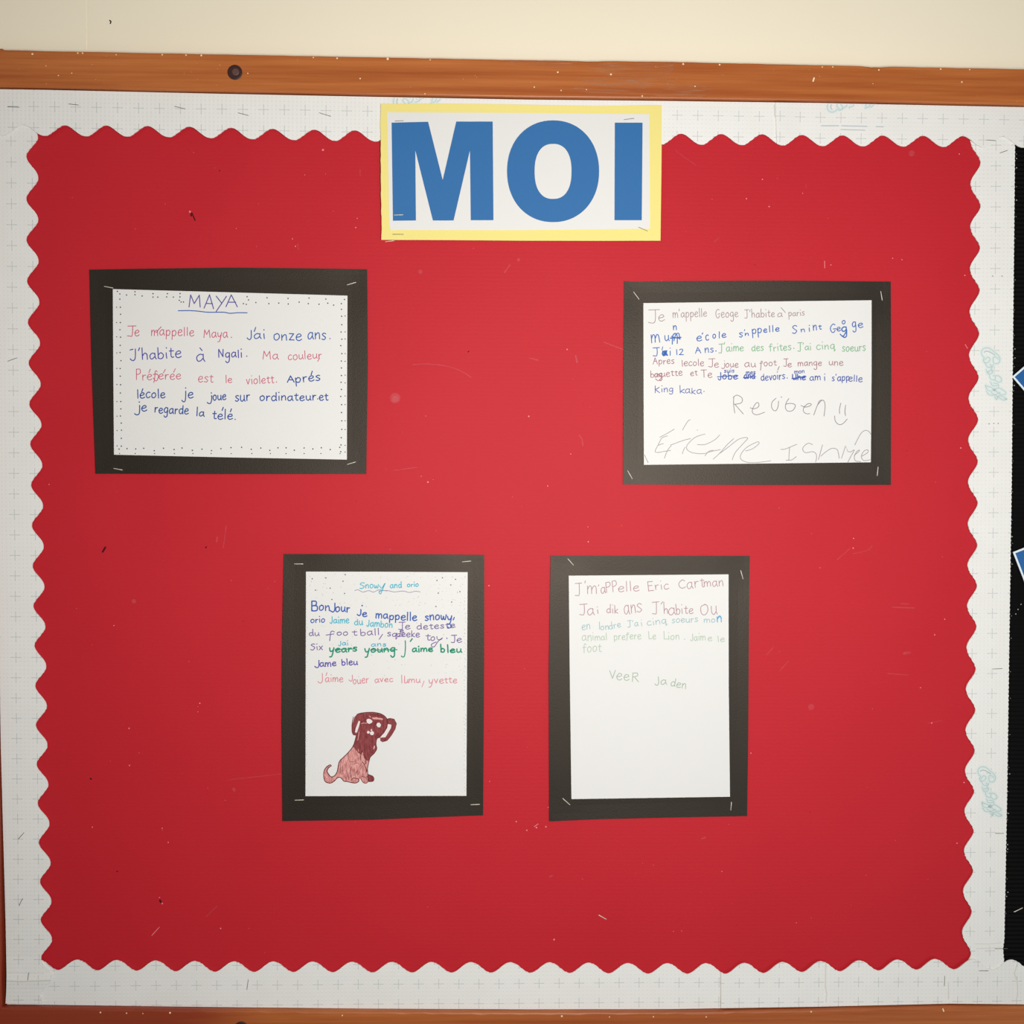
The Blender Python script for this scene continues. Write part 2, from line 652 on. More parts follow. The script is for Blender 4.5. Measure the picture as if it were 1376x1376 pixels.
def ipy(pl, y):
    """x of an edge given as (x,y) points running down"""
    for a, b in zip(pl, pl[1:]):
        if y <= b[1]:
            return lerp(a[0], b[0], (y - a[1]) / (b[1] - a[1]))
    a, b = pl[-2], pl[-1]
    return lerp(a[0], b[0], (y - a[1]) / (b[1] - a[1]))


def rail_mesh(name, T, B, x0, x1, mat, ch_top, ch_bot, nick=None):
    """a rail with a moulded profile following the two front edges"""
    bm = bmesh.new()
    N = 150
    rows = []
    rnd = random.Random(4)
    for i in range(N + 1):
        x = lerp(x0, x1, i / N)
        a, b = at(x, ip(T, x), Y_RAIL), at(x, ip(B, x), Y_RAIL)
        ct, cb = ch_top * (1 + rnd.uniform(-.25, .5)), ch_bot
        if nick:
            for nx, nw, nd in nick:
                if abs(x - nx) < nw:
                    ct += nd * (1 - abs(x - nx) / nw)
        prof = [Vector((a.x, 0.0, a.z)), Vector((a.x, Y_RAIL + ct, a.z)), Vector((a.x, Y_RAIL + ct * .3, a.z - ct * .3)), Vector((a.x, Y_RAIL, a.z - ct)),
                Vector((b.x, Y_RAIL, b.z + cb)), Vector((b.x, Y_RAIL + cb * .3, b.z + cb * .3)), Vector((b.x, Y_RAIL + cb, b.z)), Vector((b.x, 0.0, b.z))]
        rows.append([bm.verts.new(p) for p in prof])
    for r, q in zip(rows, rows[1:]):
        for k in range(8):
            j = (k + 1) % 8
            bm.faces.new((r[k], r[j], q[j], q[k]))
    bm.faces.new(rows[0])
    bm.faces.new(rows[-1][::-1])
    bmesh.ops.recalc_face_normals(bm, faces=bm.faces)
    return link(name, bm, mat, board)


rt = rail_mesh('frame_rail', RT, RB, -15, 1900, M['wood'], 0.0010, 0.0016, [(1178, 22, 0.004), (790, 30, 0.0018)])
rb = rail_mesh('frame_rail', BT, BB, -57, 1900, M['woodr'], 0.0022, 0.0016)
# left upright rail, its inner edge just enters the frame at the lower left
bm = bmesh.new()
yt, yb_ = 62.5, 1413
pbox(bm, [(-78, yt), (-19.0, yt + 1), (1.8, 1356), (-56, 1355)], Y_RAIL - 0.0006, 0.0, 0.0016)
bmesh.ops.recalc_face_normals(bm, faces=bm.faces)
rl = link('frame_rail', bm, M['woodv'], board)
# the small bit of the upright's top seen at the corner of the photo
bm = bmesh.new()
pbox(bm, [(-20, 64.2), (3.3, 65.2), (3.9, 72), (-20, 72)], Y_RAIL - 0.0004, -0.004, 0.0008)
bmesh.ops.recalc_face_normals(bm, faces=bm.faces)
link('corner_chip', bm, M['wood'], board)
# backing board of the notice board
bm = bmesh.new()
a, b = at(-30, 100, -0.006), at(1900, 1400, -0.006)
box(bm, a.x, b.x, -0.0150, -0.001, at(0, 1385, -0.0172).z, at(0, 100, -0.0172).z)
link('backing_panel', bm, M['board'], board)


def under_edge(T, x, Y, gap=0.0):
    """photo row where the rail edge T meets a sheet lying at depth Y"""
    p = at(x, ip(T, x), Y_RAIL)
    return proj((p.x, Y, p.z + gap))[1]


# filled screw head in the top rail
def disc_part(name, px, py, r, yf, th, mat, parent, n=28):
    bm = bmesh.new()
    c = at(px, py, yf)
    rings = []
    for (rr, yy) in ((r, yf + th), (r, yf + th * .3), (r * .86, yf), (0, yf)):
        if rr:
            rings.append([bm.verts.new((c.x + rr * math.cos(6.28319 * i / n), yy, c.z + rr * math.sin(6.28319 * i / n))) for i in range(n)])
    for p, q in zip(rings, rings[1:]):
        for i in range(n):
            bm.faces.new((p[i], p[(i + 1) % n], q[(i + 1) % n], q[i]))
    bm.faces.new(rings[-1])
    bmesh.ops.recalc_face_normals(bm, faces=bm.faces)
    return link(name, bm, mat, parent)


plug = disc_part('screw_plug', 315.5, 97, 0.0093, Y_RAIL - 0.0008, 0.0012, M['brown'], rt)
tag(plug, 'dark brown round screw plug in the top rail')
disc_part('screw_head', 316.5, 96.5, 0.0044, Y_RAIL - 0.0012, 0.0008, M['plug'], rt)
plug = disc_part('screw_plug', 324, 1382.5, 0.0093, Y_RAIL - 0.0008, 0.0012, M['brown'], rb)
tag(plug, 'dark brown round screw plug in the bottom rail')
# flecks of cream paint and pale scuffs on the rails
pen = Pen(lambda x, y: Y_RAIL, 0.00012)
rnd = random.Random(11)
for x, y, r in [(43.5, 72.5, 1.4), (104.5, 69.5, 1.1), (111, 70.3, 1.1), (61.7, 88.5, .7), (78.5, 101.5, .8), (96.5, 98.3, .8), (156, 73.5, .9), (218, 72.5, 1.1), (250, 73, 1.1),
                (270.5, 74, 1.3), (333, 98.5, .8), (453, 78.3, 1.2), (521, 78.3, 1.7), (578, 78.8, .9), (421, 76.5, .9), (484, 105.5, 1), (571, 126, .8), (749.5, 97, 1.2),
                (718, 117, .9), (754, 121.5, .9), (821, 100, 1.3), (863, 129, 1), (918, 86, 1.3), (967, 87, 1.2), (1105, 90, .8), (1119, 89, .9), (1181, 94, 1.1), (1292.5, 110.2, 1.1),
                (1264, 91.5, 1.1), (1303, 92.3, .9), (1173, 112.5, .6), (934, 116, .9), (788, 120.5, .8)]:
    pen.dot(x, max(y, ip(RT, x) + 2.2), r)
pen.line([(1094, 104.8), (1092.6, 109)], 2.0)
for i in range(30):
    x = rnd.uniform(5, 1370)
    pen.dot(x, rnd.uniform(ip(RT, x) + 3, ip(RB, x) - 4), rnd.uniform(.2, .4))
for x, y, r in [(135, 1359, 1.1), (170, 1360, .9), (192, 1360.5, .7), (228.5, 1359.5, 1.3), (460, 1363, 1), (755, 1364, 1.3), (819, 1365, .8), (878, 1364.8, .9), (949, 1365, .9), (1090, 1358, 1.1)]:
    pen.dot(x, y + 1.5, r)
pen.line([(1267, 1355.5), (1268.2, 1359)], 1.5)
pen.done('paint_flecks', M['cream'], rt, 'cream paint flecks spattered on the wood', 'stuff')
def wood_scuffs():
    k = NT('worn_varnish')
    k.setup(0.55, 0.5)
    f = k.noise(k.pos((1.5, 1, 50)), 22, 5)
    k.l(k.mix(f, srgb('#b4744a'), srgb('#c99a7a')), k.b.inputs['Base Color'])
    r = k.n('ShaderNodeValToRGB')
    r.color_ramp.elements[0].position = 0.50
    r.color_ramp.elements[1].position = 0.78
    k.l(f, r.inputs[0])
    k.l(k.math('MULTIPLY', r.outputs[0], 0.85), k.b.inputs['Alpha'])
    return k.m


scf = wood_scuffs()
pen = Pen(lambda x, y: Y_RAIL, 0.00007)
pen.fill([(684, 82.5), (720, 83), (768, 84), (771, 89), (765, 91), (720, 89), (688, 86.5)])
pen.fill([(782, 83.5), (840, 84), (905, 85.5), (903, 104), (880, 111), (850, 110), (820, 101), (790, 93)])
pen.fill([(775, 106), (830, 104), (900, 108), (940, 112), (962, 123), (940, 131), (880, 131), (800, 127), (770, 121)])
pen.fill([(1232, 89.5), (1246, 90), (1250, 95), (1240, 98), (1230, 94)])
pen.fill([(134, 107), (139, 104), (138, 111), (133, 113)])
pen.done('varnish_scuffs', scf, rt, 'pale rubbed patches in the varnish', 'stuff')

# ------------------------------------------------------------------ red backing paper


def dred(x, y):
    return Y_RED - 0.0005 * math.sin(x * .011 + 1) * math.sin(y * .009) - 0.00025 * math.sin(x * .031 + y * .017)


red = grid_sheet('red_paper', coons([(x, under_edge(RB, x, Y_RED, -0.0009)) for x in range(-6, 1330, 50)] + [(1340, under_edge(RB, 1340, Y_RED, -0.0009))], [(1340, under_edge(RB, 1340, Y_RED, -0.0009)), (1338, 700), (1328, under_edge(BT, 1328, Y_RED, 0.0009))], [(x, under_edge(BT, x, Y_RED, 0.0009)) for x in range(10, 1320, 50)] + [(1328, under_edge(BT, 1328, Y_RED, 0.0009))], [(-6, under_edge(RB, -6, Y_RED, -0.0009)), (-1.5, 700), (10, under_edge(BT, 10, Y_RED, 0.0009))], 70, 60), dred, 0.0012, M['red'])
tag(red, 'large sheet of red backing paper covering the notice board inside the white scalloped border', 'backing paper')
rnd = random.Random(3)
pen = Pen(dred, 0.00012)
for x, y, r in [(255.2, 284.5, 1.7), (434, 201.5, 1.8), (478, 305.7, 1.1), (393, 321, 1), (397, 331, 1.1), (409.5, 235, .7), (317.5, 307, .7), (480, 293.5, .9), (66, 651, .9),
                (153, 840.5, 1), (268.5, 945, 1.2), (266, 956.5, .7), (173.5, 978.7, 1.2), (174, 1028.5, 1.2), (124, 1111.5, 1), (218, 1113, 1), (226, 1132, 1), (214.3, 1206, 1), (218, 1214, 1.3),
                (296.5, 1247.5, 1.2), (710.5, 559.5, 1.4), (575, 647.8, 1.5), (566, 640, .8), (762, 469.5, 1.2), (572, 559, .7), (767, 610, .9), (790.5, 728, 1.2), (790, 708, .7), (736, 653, 1),
                (1003, 267, 1.1), (1024.5, 241, 1.1), (1033.5, 277.5, 1.2), (1078.5, 259.7, .8), (957, 267.5, .6), (1116.5, 356, 1), (1199.5, 347, 1), (1212, 349, 1), (1289, 207, 1.1), (1296.5, 370, 1.1),
                (1291, 602, 1.3), (1147, 723.5, 1.1), (1146.5, 736.5, 1.2), (1256, 853, 1.1), (1269.5, 832, 1), (1237, 924, .9), (1252, 971.5, 1.2), (1102, 763, .7), (693.7, 1104, 1.2), (708, 1115.7, 1.2),
                (733.5, 1111, 1.2), (721, 1112, 1.4), (744.5, 1262.5, 1.5), (1295.5, 1051.5, 1.2), (1286, 1133, 1.1), (658, 1050, .8), (657, 787, 1.2), (1070, 1300 - 60, .8), (1009, 1012, 1.0), (736.5, 1085, .8), (916, 1251, .7), (905, 1251.5, .7), (970, 1171, .8)]:
    pen.dot(x, y, r * .8)
for s_ in [[(1108, 351), (1108.3, 360)], [(718, 1111), (723, 1107)], [(1297, 463), (1300, 468)], [(204, 1257), (214, 1246)]]:
    pen.line(s_, .8)
for i in range(120):
    pen.dot(rnd.uniform(70, 1290), rnd.uniform(200, 1285), rnd.uniform(.2, .45))
pen.done('pinhole_flecks', M['speckl'], red, 'pale torn flecks around old pinholes', 'stuff')
pen = Pen(dred, 0.00012)
for s_, w_ in [([(257.5, 286), (259.5, 290), (262, 296)], 1.7), ([(141.5, 735.5), (138, 741.5)], 2.6), ([(256.5, 288), (257, 290)], 2.2), ([(215, 1210), (216, 1212)], 2.8), ([(121.5, 1046), (122.5, 1047)], 2.0),
               ([(629, 473), (630, 472)], 1.3), ([(276.5, 736), (277.2, 735)], 1.8), ([(295, 229), (295.2, 229.4)], 1.6), ([(157, 1171), (158, 1171)], 1.5)]:
    pen.line(s_, w_)
for i in range(30):
    pen.dot(rnd.uniform(70, 1290), rnd.uniform(200, 1285), rnd.uniform(.3, .6))
pen.done('pinholes', M['speckd'], red, 'dark old pinholes in the red paper', 'stuff')


def scuff_red():
    k = NT('rubbed_red_paper')
    k.setup(0.5, 0.5)
    f = k.noise(k.pos(), 120, 4)
    k.b.inputs['Base Color'].default_value = srgb('#e06a72')
    k.l(k.math('MULTIPLY', f, 0.42), k.b.inputs['Alpha'])
    return k.m


pen = Pen(dred, 0.0001)
for s_, w_ in [([(555, 490), (575, 489), (600, 492), (620, 499), (633, 507)], 1.0), ([(711, 481), (723, 484)], 1.4), ([(773.5, 478), (775.5, 487)], 2.0), ([(778, 585), (782, 590), (783, 599)], 1.2), ([(812, 460), (838, 470)], 1.4),
               ([(530, 632), (560, 628)], .9), ([(1125, 752), (1142, 737)], .9), ([(1146, 744), (1165, 740), (1172, 733)], 1.0), ([(1030, 880), (1039, 870)], 1.0), ([(1048, 901), (1060, 888)], .9),
               ([(1200, 816), (1228, 817)], 1.6), ([(1210, 811), (1222, 812)], 1.0), ([(1215, 878), (1222, 877)], 3.5), ([(1193, 905), (1220, 907)], 1.0), ([(1247, 972), (1266, 968)], .9), ([(306, 1048), (378, 1040)], .9),
               ([(300, 736), (304, 707)], 1.3), ([(292, 722), (291, 728)], 2), ([(314, 1060), (315, 1062)], 3.5), ([(277, 1232), (292, 1217)], 1.0), ([(943, 1127), (948, 1125)], 2.0), ([(739, 1178), (742, 1177)], 2.5),
               ([(907, 202), (935, 222)], .8), ([(960, 325), (966, 320)], 1), ([(678, 366), (685, 356)], 2), ([(1083, 248), (1083, 252)], 1), ([(400, 328), (401, 335)], 1.6), ([(484, 228), (484, 236)], 1.4)]:
    pen.line(s_, w_)
for x, y, r in [(531, 535, 7), (531, 536, 4), (1225, 206, 4), (697, 349, 2), (565, 365, 3), (180, 808, 3), (1090, 950, 4)]:
    pen.dot(x, y, r, 14)
pen.done('rub_marks', scuff_red(), red, 'faint pale scratches rubbed in the red paper', 'stuff')


# ------------------------------------------------------------------ staples
def staple(parent, p, q, Y, dull=False, up=0.0004):
    """a wire staple: round bar between two bent legs going into the board"""
    A, B = at(p[0], p[1], Y - up), at(q[0], q[1], Y - up)
    bm = bmesh.new()
    r = 0.00055 if not dull else 0.00036
    inn = Vector((0, up + 0.00012, 0))
    path = [A + inn, A + Vector((0, r, 0)), A.lerp(B, .06), A.lerp(B, .94), B + Vector((0, r, 0)), B + inn]
    rows = []
    d = (B - A).normalized()
    side = d.cross(Vector((0, 1, 0))).normalized()
    for i, c in enumerate(path):
        t = (path[min(i + 1, 5)] - path[max(i - 1, 0)]).normalized()
        n2 = side.cross(t).normalized()
        rows.append([bm.verts.new(c + side * r * math.cos(k * 1.0472) + n2 * r * math.sin(k * 1.0472)) for k in range(6)])
    for a, b in zip(rows, rows[1:]):
        for k in range(6):
            bm.faces.new((a[k], a[(k + 1) % 6], b[(k + 1) % 6], b[k]))
    bm.faces.new(rows[0])
    bm.faces.new(rows[-1])
    bmesh.ops.recalc_face_normals(bm, faces=bm.faces)
    return link('staple', bm, M['steeld' if dull else 'steel'], parent, True)


staple(red, (804.3, 1229.5), (815, 1235.5), Y_RED - 0.0004)


# ------------------------------------------------------------------ scalloped border strips
def scallop(cr, tr, side, jag_pitch, jag=0.55, seed=1, horiz=True):
    """wavy edge through the crest points cr (dips of the paper) and trough offset tr(s) (lobes of the paper)"""
    out = []
    rnd = random.Random(seed)
    for a, b in zip(cr, cr[1:]):
        n = 26
        for i in range(n):
            t = i / n
            s = (1 - math.cos(2 * math.pi * t)) / 2
            s = s ** 0.92
            x, y = lerp(a[0], b[0], t), lerp(a[1], b[1], t)
            d = tr(x, y)
            x += d[0] * s
            y += d[1] * s
            if t > 0.5:
                j = jag * (((t * n) % 3) / 3 - .5) * (1 if 0 < t < .95 else 0) * 0.9
                x += j * (0 if horiz else 1) + 0
                y += j * (1 if horiz else 0)
            x += rnd.uniform(-.12, .12)
            y += rnd.uniform(-.12, .12)
            out.append((x, y))
    out.append(tuple(cr[-1]))
    return out


def strip(name, inner, outer, Y, label, anchor, direc, sagf=None, rows=4):
    """inner: scalloped edge points, outer: function giving the outer edge point for a inner point"""
    g = []
    for r in range(rows + 1):
        t = r / rows
        g.append([(lerp(outer(p)[0], p[0], t), lerp(outer(p)[1], p[1], t)) for p in inner])
    A = at(anchor[0], anchor[1], Y)
    B = at(direc[0], direc[1], Y)
    d = (B - A)
    d = Vector((d.x, 0, d.z)).normalized()
    e = Vector((-d.z, 0, d.x))
    S = 0.0254 * 1.03

    def uvf(co):
        q = co - A
        return (q.dot(d) / S, q.dot(e) / S)
    dep = sagf or (lambda x, y: Y)
    o = grid_sheet(name, g, dep, 0.0013, M['strip'], None, uvf)
    return tag(o, label, 'border strip', 'white scalloped border strips')


def wavy(Y, ax, amp=0.00035, f=.021):
    return lambda x, y: Y - amp * (math.sin((x if ax else y) * f) + .6 * math.sin((x if ax else y) * f * 2.3 + 1))


# top (two overlapping lengths)
crT = [(-80.8, 165.0), (-24.8, 166.3), (31.3, 167.3), (87.2, 168.2), (142.8, 168.5), (198, 169.1), (254.4, 170.0), (310.7, 171.6), (366.3, 173), (422.6, 174), (476.7, 175),
       (531.5, 175.8), (586.5, 176.6), (641.5, 177.3), (696.5, 178), (751.5, 178.6), (806, 179), (860.8, 179.3), (915.6, 179.5), (969.2, 180), (1024.5, 180.3), (1078, 181.2), (1132.4, 181.7), (1186.4, 182),
       (1240.7, 182.3), (1294.3, 182.8), (1348, 183.4), (1402, 184), (1456, 185), (1510, 186), (1564, 187), (1618, 188)]
topE = [(x, y) for x, y in RB]
SR = [(1364.5, 130), (1363.9, 200), (1362.5, 340), (1360.6, 520), (1359.6, 640), (1356.3, 860), (1353.5, 1060), (1349.6, 1262), (1347.8, 1275), (1349.3, 1292), (1349.6, 1330)]
inT = scallop(crT, lambda x, y: (0, 14.6), 1, 5.8, 1.0, 5)
inT = [p for p in inT if p[0] > -14]
# straight outward shift of the joint
fT = wavy(Y_STRIP, True)


def outT(p):
    return (p[0], under_edge(RB, p[0], Y_STRIP - 0.0022, -0.0012))


fT1 = lambda x, y: fT(x, y) - 0.0022
fT2 = lambda x, y: fT(x, y) - 0.0022 - 0.0022 * max(0, 1 - abs(x - 1046) / 30)
s1 = strip('border_strip', [p for p in inT if p[0] <= 1056], outT, Y_STRIP, 'long white scalloped grid-paper strip along the top rail, passing behind the title card', (18.3, 143.7), (1322, 161.3), fT1)
jx = [(1041.8, 135), (1041.8, 156), (1052, 170), (1050, 200)]
in2 = [p for p in inT if p[0] >= 1050]
in2 = [(1044, 193.0), (1048, 194.6)] + in2
s2 = strip('border_strip', in2, lambda p: (p[0] - 2 if p[0] < 1052 else p[0], outT(p)[1]), Y_STRIP, 'short white scalloped grid-paper strip along the top rail at the right-hand corner', (18.3, 143.7), (1322, 161.3), fT2)

# left
crL = [(33.0, 103), (34, 157), (35, 210), (35, 267), (35, 322), (36, 377.6), (37, 433), (38, 488), (38.9, 543), (40.2, 597), (41.3, 652), (42.4, 706.5), (43.4, 761), (44.5, 815), (46, 868),
       (47, 922), (47.8, 975), (48.8, 1027.5), (50.2, 1080), (51.8, 1133), (53.4, 1185.5), (54.3, 1237), (55, 1288), (53.0, 1340), (52.5, 1352)]
inL = scallop(crL[:-1], lambda x, y: (16.0 - 1.2 * (y - 200) / 1000, 0), 1, 5.8, 1.0, 8, False)
inL = [p for p in inL if 126 < p[1] < 1340]
LI = [(-10, 110), (-3.6, 700), (1.0, 1000), (7.5, 1240), (8.8, 1310), (8.4, 1332), (7.3, 1349)]
fL = lambda x, y: wavy(Y_STRIP, False)(x, y) - (0.0025 * min(1, max(0, (y - 1285) / 30)) + 0.0008 * max(0, 1 - abs(y - 1318) / 12))
inL2 = inL + [(56, 1340), (54.6, 1348.6)]
s3 = strip('border_strip', inL2, lambda p: (ipy(LI, p[1]), p[1] + (0 if p[1] < 1300 else 0)), Y_STRIP, 'white scalloped grid-paper strip running down the left edge of the red paper', (16, 330), (23.5, 1100), fL)

# bottom
crB = [(-2, 1288.5), (50.5, 1289.6), (103.8, 1290), (157, 1290.7), (208.8, 1291), (262, 1292), (314.3, 1292.6), (367.5, 1292.4), (419.8, 1292.7), (473.4, 1293), (526.6, 1293.1), (580, 1293.2), (633, 1293.3),
       (686, 1293.6), (739, 1293.6), (791.4, 1294), (843.8, 1294.8), (897.7, 1294.8), (949.6, 1295), (1000, 1294.6), (1052, 1293), (1103, 1292), (1154.6, 1291), (1207, 1290), (1256.7, 1288.7),
       (1307.5, 1289), (1359.7, 1290), (1412, 1290.5), (1464, 1291), (1516, 1291.5), (1570, 1292), (1622, 1292)]
# here the lobes (upper points) are listed; the dips lie between
dipB = [((a[0] + b[0]) / 2, (a[1] + b[1]) / 2 + 14.0) for a, b in zip(crB, crB[1:])]
inB = scallop(dipB, lambda x, y: (0, -14.2), 1, 5.8, 1.0, 9)
BE = [(0, 1347.2), (100, 1348.2), (300, 1351.5), (500, 1353.6), (700, 1354.2), (860, 1354.2), (966, 1352.4), (1109, 1348.6), (1274, 1345.4), (1376, 1347), (1900, 1349)]
fB = wavy(Y_STRIP, True)
fB1 = lambda x, y: fB(x, y)
fB2 = lambda x, y: fB(x, y) - 0.0022 - 0.0010 * max(0, 1 - abs(x - 968) / 20)
s4 = strip('border_strip', [(9.5, 1298), (18, 1302)] + [p for p in inB if 12 < p[0] <= 976], lambda p: (p[0], under_edge(BT, p[0], Y_STRIP - 0.001, 0.0009)), Y_STRIP, 'long white scalloped grid-paper strip along the bottom rail, left of the joint', (345.8, 1323.7), (1295, 1318), fB1)
s5 = strip('border_strip', [p for p in inB if 967 <= p[0] <= 1600], lambda p: (p[0], under_edge(BT, p[0], Y_STRIP - 0.001, 0.0009)), Y_STRIP, 'short white scalloped grid-paper strip along the bottom rail at the right-hand corner', (345.8, 1323.7), (1295, 1318), fB2)

# right, running between the red paper and the black panel
crR = [(1317, 105), (1317.5, 160), (1317.8, 218), (1317.8, 276.4), (1317, 332.7), (1316.7, 390), (1316, 448), (1315.3, 507), (1314.6, 563.6), (1314.2, 620), (1314, 676), (1313.4, 732.5), (1313, 787), (1312.4, 842), (1311.3, 899),
       (1310.8, 954), (1310, 1009), (1309.2, 1063.5), (1308.6, 1117), (1307.8, 1170.5), (1306, 1225.5), (1305, 1281.7), (1303.5, 1334), (1303, 1372)]
inR = scallop(crR, lambda x, y: (-13.5 + 1.0 * (y - 200) / 1000, 0), 1, 5.8, 1.3, 12, False)
inR = [p for p in inR if 146 < p[1] < 1335]
fR = wavy(Y_STRIP, False)


def outR(p):
    j = 0.45 * math.sin(p[1] * 6.283 / 5.8)
    return (ipy(SR, p[1]) + j, p[1])


s6 = strip('border_strip', inR, outR, Y_STRIP, 'white scalloped grid-paper strip running down between the red paper and the black panel', (1336.7, 443.4), (1331.0, 1150), fR)

for o, lst in ((s1, [((10, 143.5), (26, 144.0)), ((92.2, 139.6), (105.6, 141.1)), ((234.4, 142.8), (248.9, 146.4)), ((319.8, 151.5), (333.6, 155.2)), ((428.8, 151.5), (444.4, 156.3))]),
               (s2, [((1326, 188), (1337.9, 189))]),
               (s3, [((10.2, 485.5), (22.7, 480.8)), ((24.3, 1127.8), (32.2, 1119)), ((25.5, 1217.3), (30.2, 1207.5)), ((38.5, 1307.7), (37, 1318.6))]),
               (s4, [((333.6, 1316.6), (331.6, 1330.2))]),
               (s5, [((1269.5, 1311.7), (1269, 1325.2)), ((1315.8, 1304.6), (1328, 1304.6))]),
               (s6, [((1343.8, 205.6), (1354, 202)), ((1337.7, 1119.9), (1348.9, 1119.9)), ((1334, 899), (1347, 898.4)), ((1337, 1275), (1354, 1274.6))])):
    for p, q in lst:
        dep = {s1: fT1, s2: fT2, s3: fL, s4: fB1, s5: fB2, s6: fR}[o]
        staple(o, p, q, dep((p[0] + q[0]) / 2, (p[1] + q[1]) / 2), True)


# raised crease lines in the strips
def crease(parent, pts, dep, w_=1.1, up=0.0006):
    bm = bmesh.new()
    L, C, R = [], [], []
    for i, (x, y) in enumerate(pts):
        a, b = pts[max(0, i - 1)], pts[min(len(pts) - 1, i + 1)]
        dx, dy = b[0] - a[0], b[1] - a[1]
        n = math.hypot(dx, dy)
        dx, dy = dx / n, dy / n
        L.append(bm.verts.new(at(x - dy * w_, y + dx * w_, dep(x, y) - 0.00003)))
        C.append(bm.verts.new(at(x, y, dep(x, y) - up)))
        R.append(bm.verts.new(at(x + dy * w_, y - dx * w_, dep(x, y) - 0.00003)))
    for i in range(len(pts) - 1):
        bm.faces.new((L[i], C[i], C[i + 1], L[i + 1]))
        bm.faces.new((C[i], R[i], R[i + 1], C[i + 1]))
    bmesh.ops.recalc_face_normals(bm, faces=bm.faces)
    return link('crease', bm, plainwhite, parent)


plainwhite = plain('creased_white_paper', '#dedcd6', 0.7, 0.3)
crease(s5, [(1109.4, 1294), (1109, 1326), (1110.9, 1336), (1109.4, 1347)], fB2)
crease(s5, [(1274, 1319), (1274.2, 1343)], fB2, 1.0)
crease(s5, [(1366, 1296), (1362.7, 1308), (1366.8, 1321), (1367, 1340)], fB2, 1.2)
crease(s3, [(9, 1317.5), (30, 1318.5), (50, 1317.5), (68, 1317)], fL, 1.3)
crease(s3, [(10, 1307), (60, 1308)], fL, .8, .0003)
crease(s6, [(1310, 1268), (1330, 1268), (1345, 1266.5)], fR, 1.0, .0003)
crease(s6, [(1312, 1274.5), (1346, 1272.5)], fR, 1.0, .0003)
crease(s1, [(1041, 141), (1041.5, 156), (1050, 170), (1050.5, 192)], fT1, 1.4, 0.0012)


LOGO = [[(400, 330), (330, 275), (260, 275), (225, 320), (235, 370), (262, 398)], [(400, 330), (450, 370), (470, 420), (455, 465), (420, 480), (385, 465), (380, 400), (410, 390), (450, 420)],
        [(250, 420), (262, 458), (300, 467), (335, 432), (330, 402), (300, 396), (268, 430)], [(262, 398), (250, 440), (285, 490), (300, 520), (342, 530), (358, 510), (340, 490)], [(380, 490), (372, 515), (355, 545)],
        [(285, 555), (310, 612), (350, 612), (377, 580), (355, 555), (325, 582)], [(330, 625), (345, 680), (400, 692), (406, 640), (380, 640)], [(400, 640), (450, 640), (490, 680), (480, 715), (440, 720), (400, 692)],
        [(345, 715), (370, 768), (432, 770)], [(380, 735), (442, 748), (450, 790)], [(278, 765), (300, 822), (360, 840), (440, 800), (490, 815), (545, 855), (535, 885), (480, 885), (430, 850), (370, 800), (300, 775)],
        [(290, 840), (330, 890), (400, 892), (470, 858)], [(400, 918), (430, 950), (445, 905), (490, 905), (552, 938), (540, 956), (500, 955), (440, 915), (350, 860)]]


def logo(parent, dep, f, edge=False):
    """the maker's script, traced as thin printed outlines over a pale tint; f places it"""
    def P(pts):
        return [f(1296 + x / 9.83, 440 + y / 9.83) for x, y in pts]
    def runs(pts, m):
        """the pieces of a smoothed stroke that lie clear of the rail above"""
        out, cur = [], []
        for q in smooth_pts(P(pts)):
            if not edge or q[1] > under_edge(RB, q[0], Y_STRIP - 0.0022, -0.0012) + m:
                cur.append(q)
            elif cur:
                out.append(cur)
                cur = []
        out.append(cur)
        return [c for c in out if len(c) > 1]
    p = Pen(dep, 0.00004)
    for st in LOGO:
        for c in runs(st, 2.2):
            p.line(c, 4.2, False)
    p.done('printed_logo', ink('#dbe7e5'), parent, 'pale blue-green tint under the printed maker\'s script')
    p = Pen(dep, 0.00016)
    for st in LOGO:
        for c in runs(st, .6):
            p.line(c, .8, False)
    for c in runs([(260, 330), (285, 315), (335, 325), (402, 365)], .9):
        p.line(c, 1.5, False)
    p.done('printed_logo', ink('#b3c9cb'), parent, 'blue-green outline of the printed maker\'s script')


logo(s6, fR, lambda x, y: (x, y))
logo(s6, fR, lambda x, y: (1317.4 + .945 * (x - 1322.4), 1036.4 + .945 * (y - 473.6)))
logo(s2, fT2, lambda x, y: (1117.4 + (y - 473), 150.6 - (x - 1318.9)), True)
logo(s1, fT1, lambda x, y: (534.2 + (y - 473), 143.8 - (x - 1318.9)), True)
pen = Pen(fT2, 0.00004)
pen.line([(1104, 169), (1127, 169)], 1.3)
pen.line([(1131, 169), (1187, 170.3)], 1.3)
pen.line([(1130, 174), (1162, 175)], 1.1)
pen.done('printed_rule', ink('#b8c2c6'), s2)
pen = Pen(fR, 0.00004)
for x, y in [(1334, 371), (1346.5, 371), (1329, 569.5), (1335.5, 569), (1341.3, 569)]:
    pen.dot(x, y, .9)
pen.done('staple_holes', ink('#8d9092'), s6, None, 'stuff')

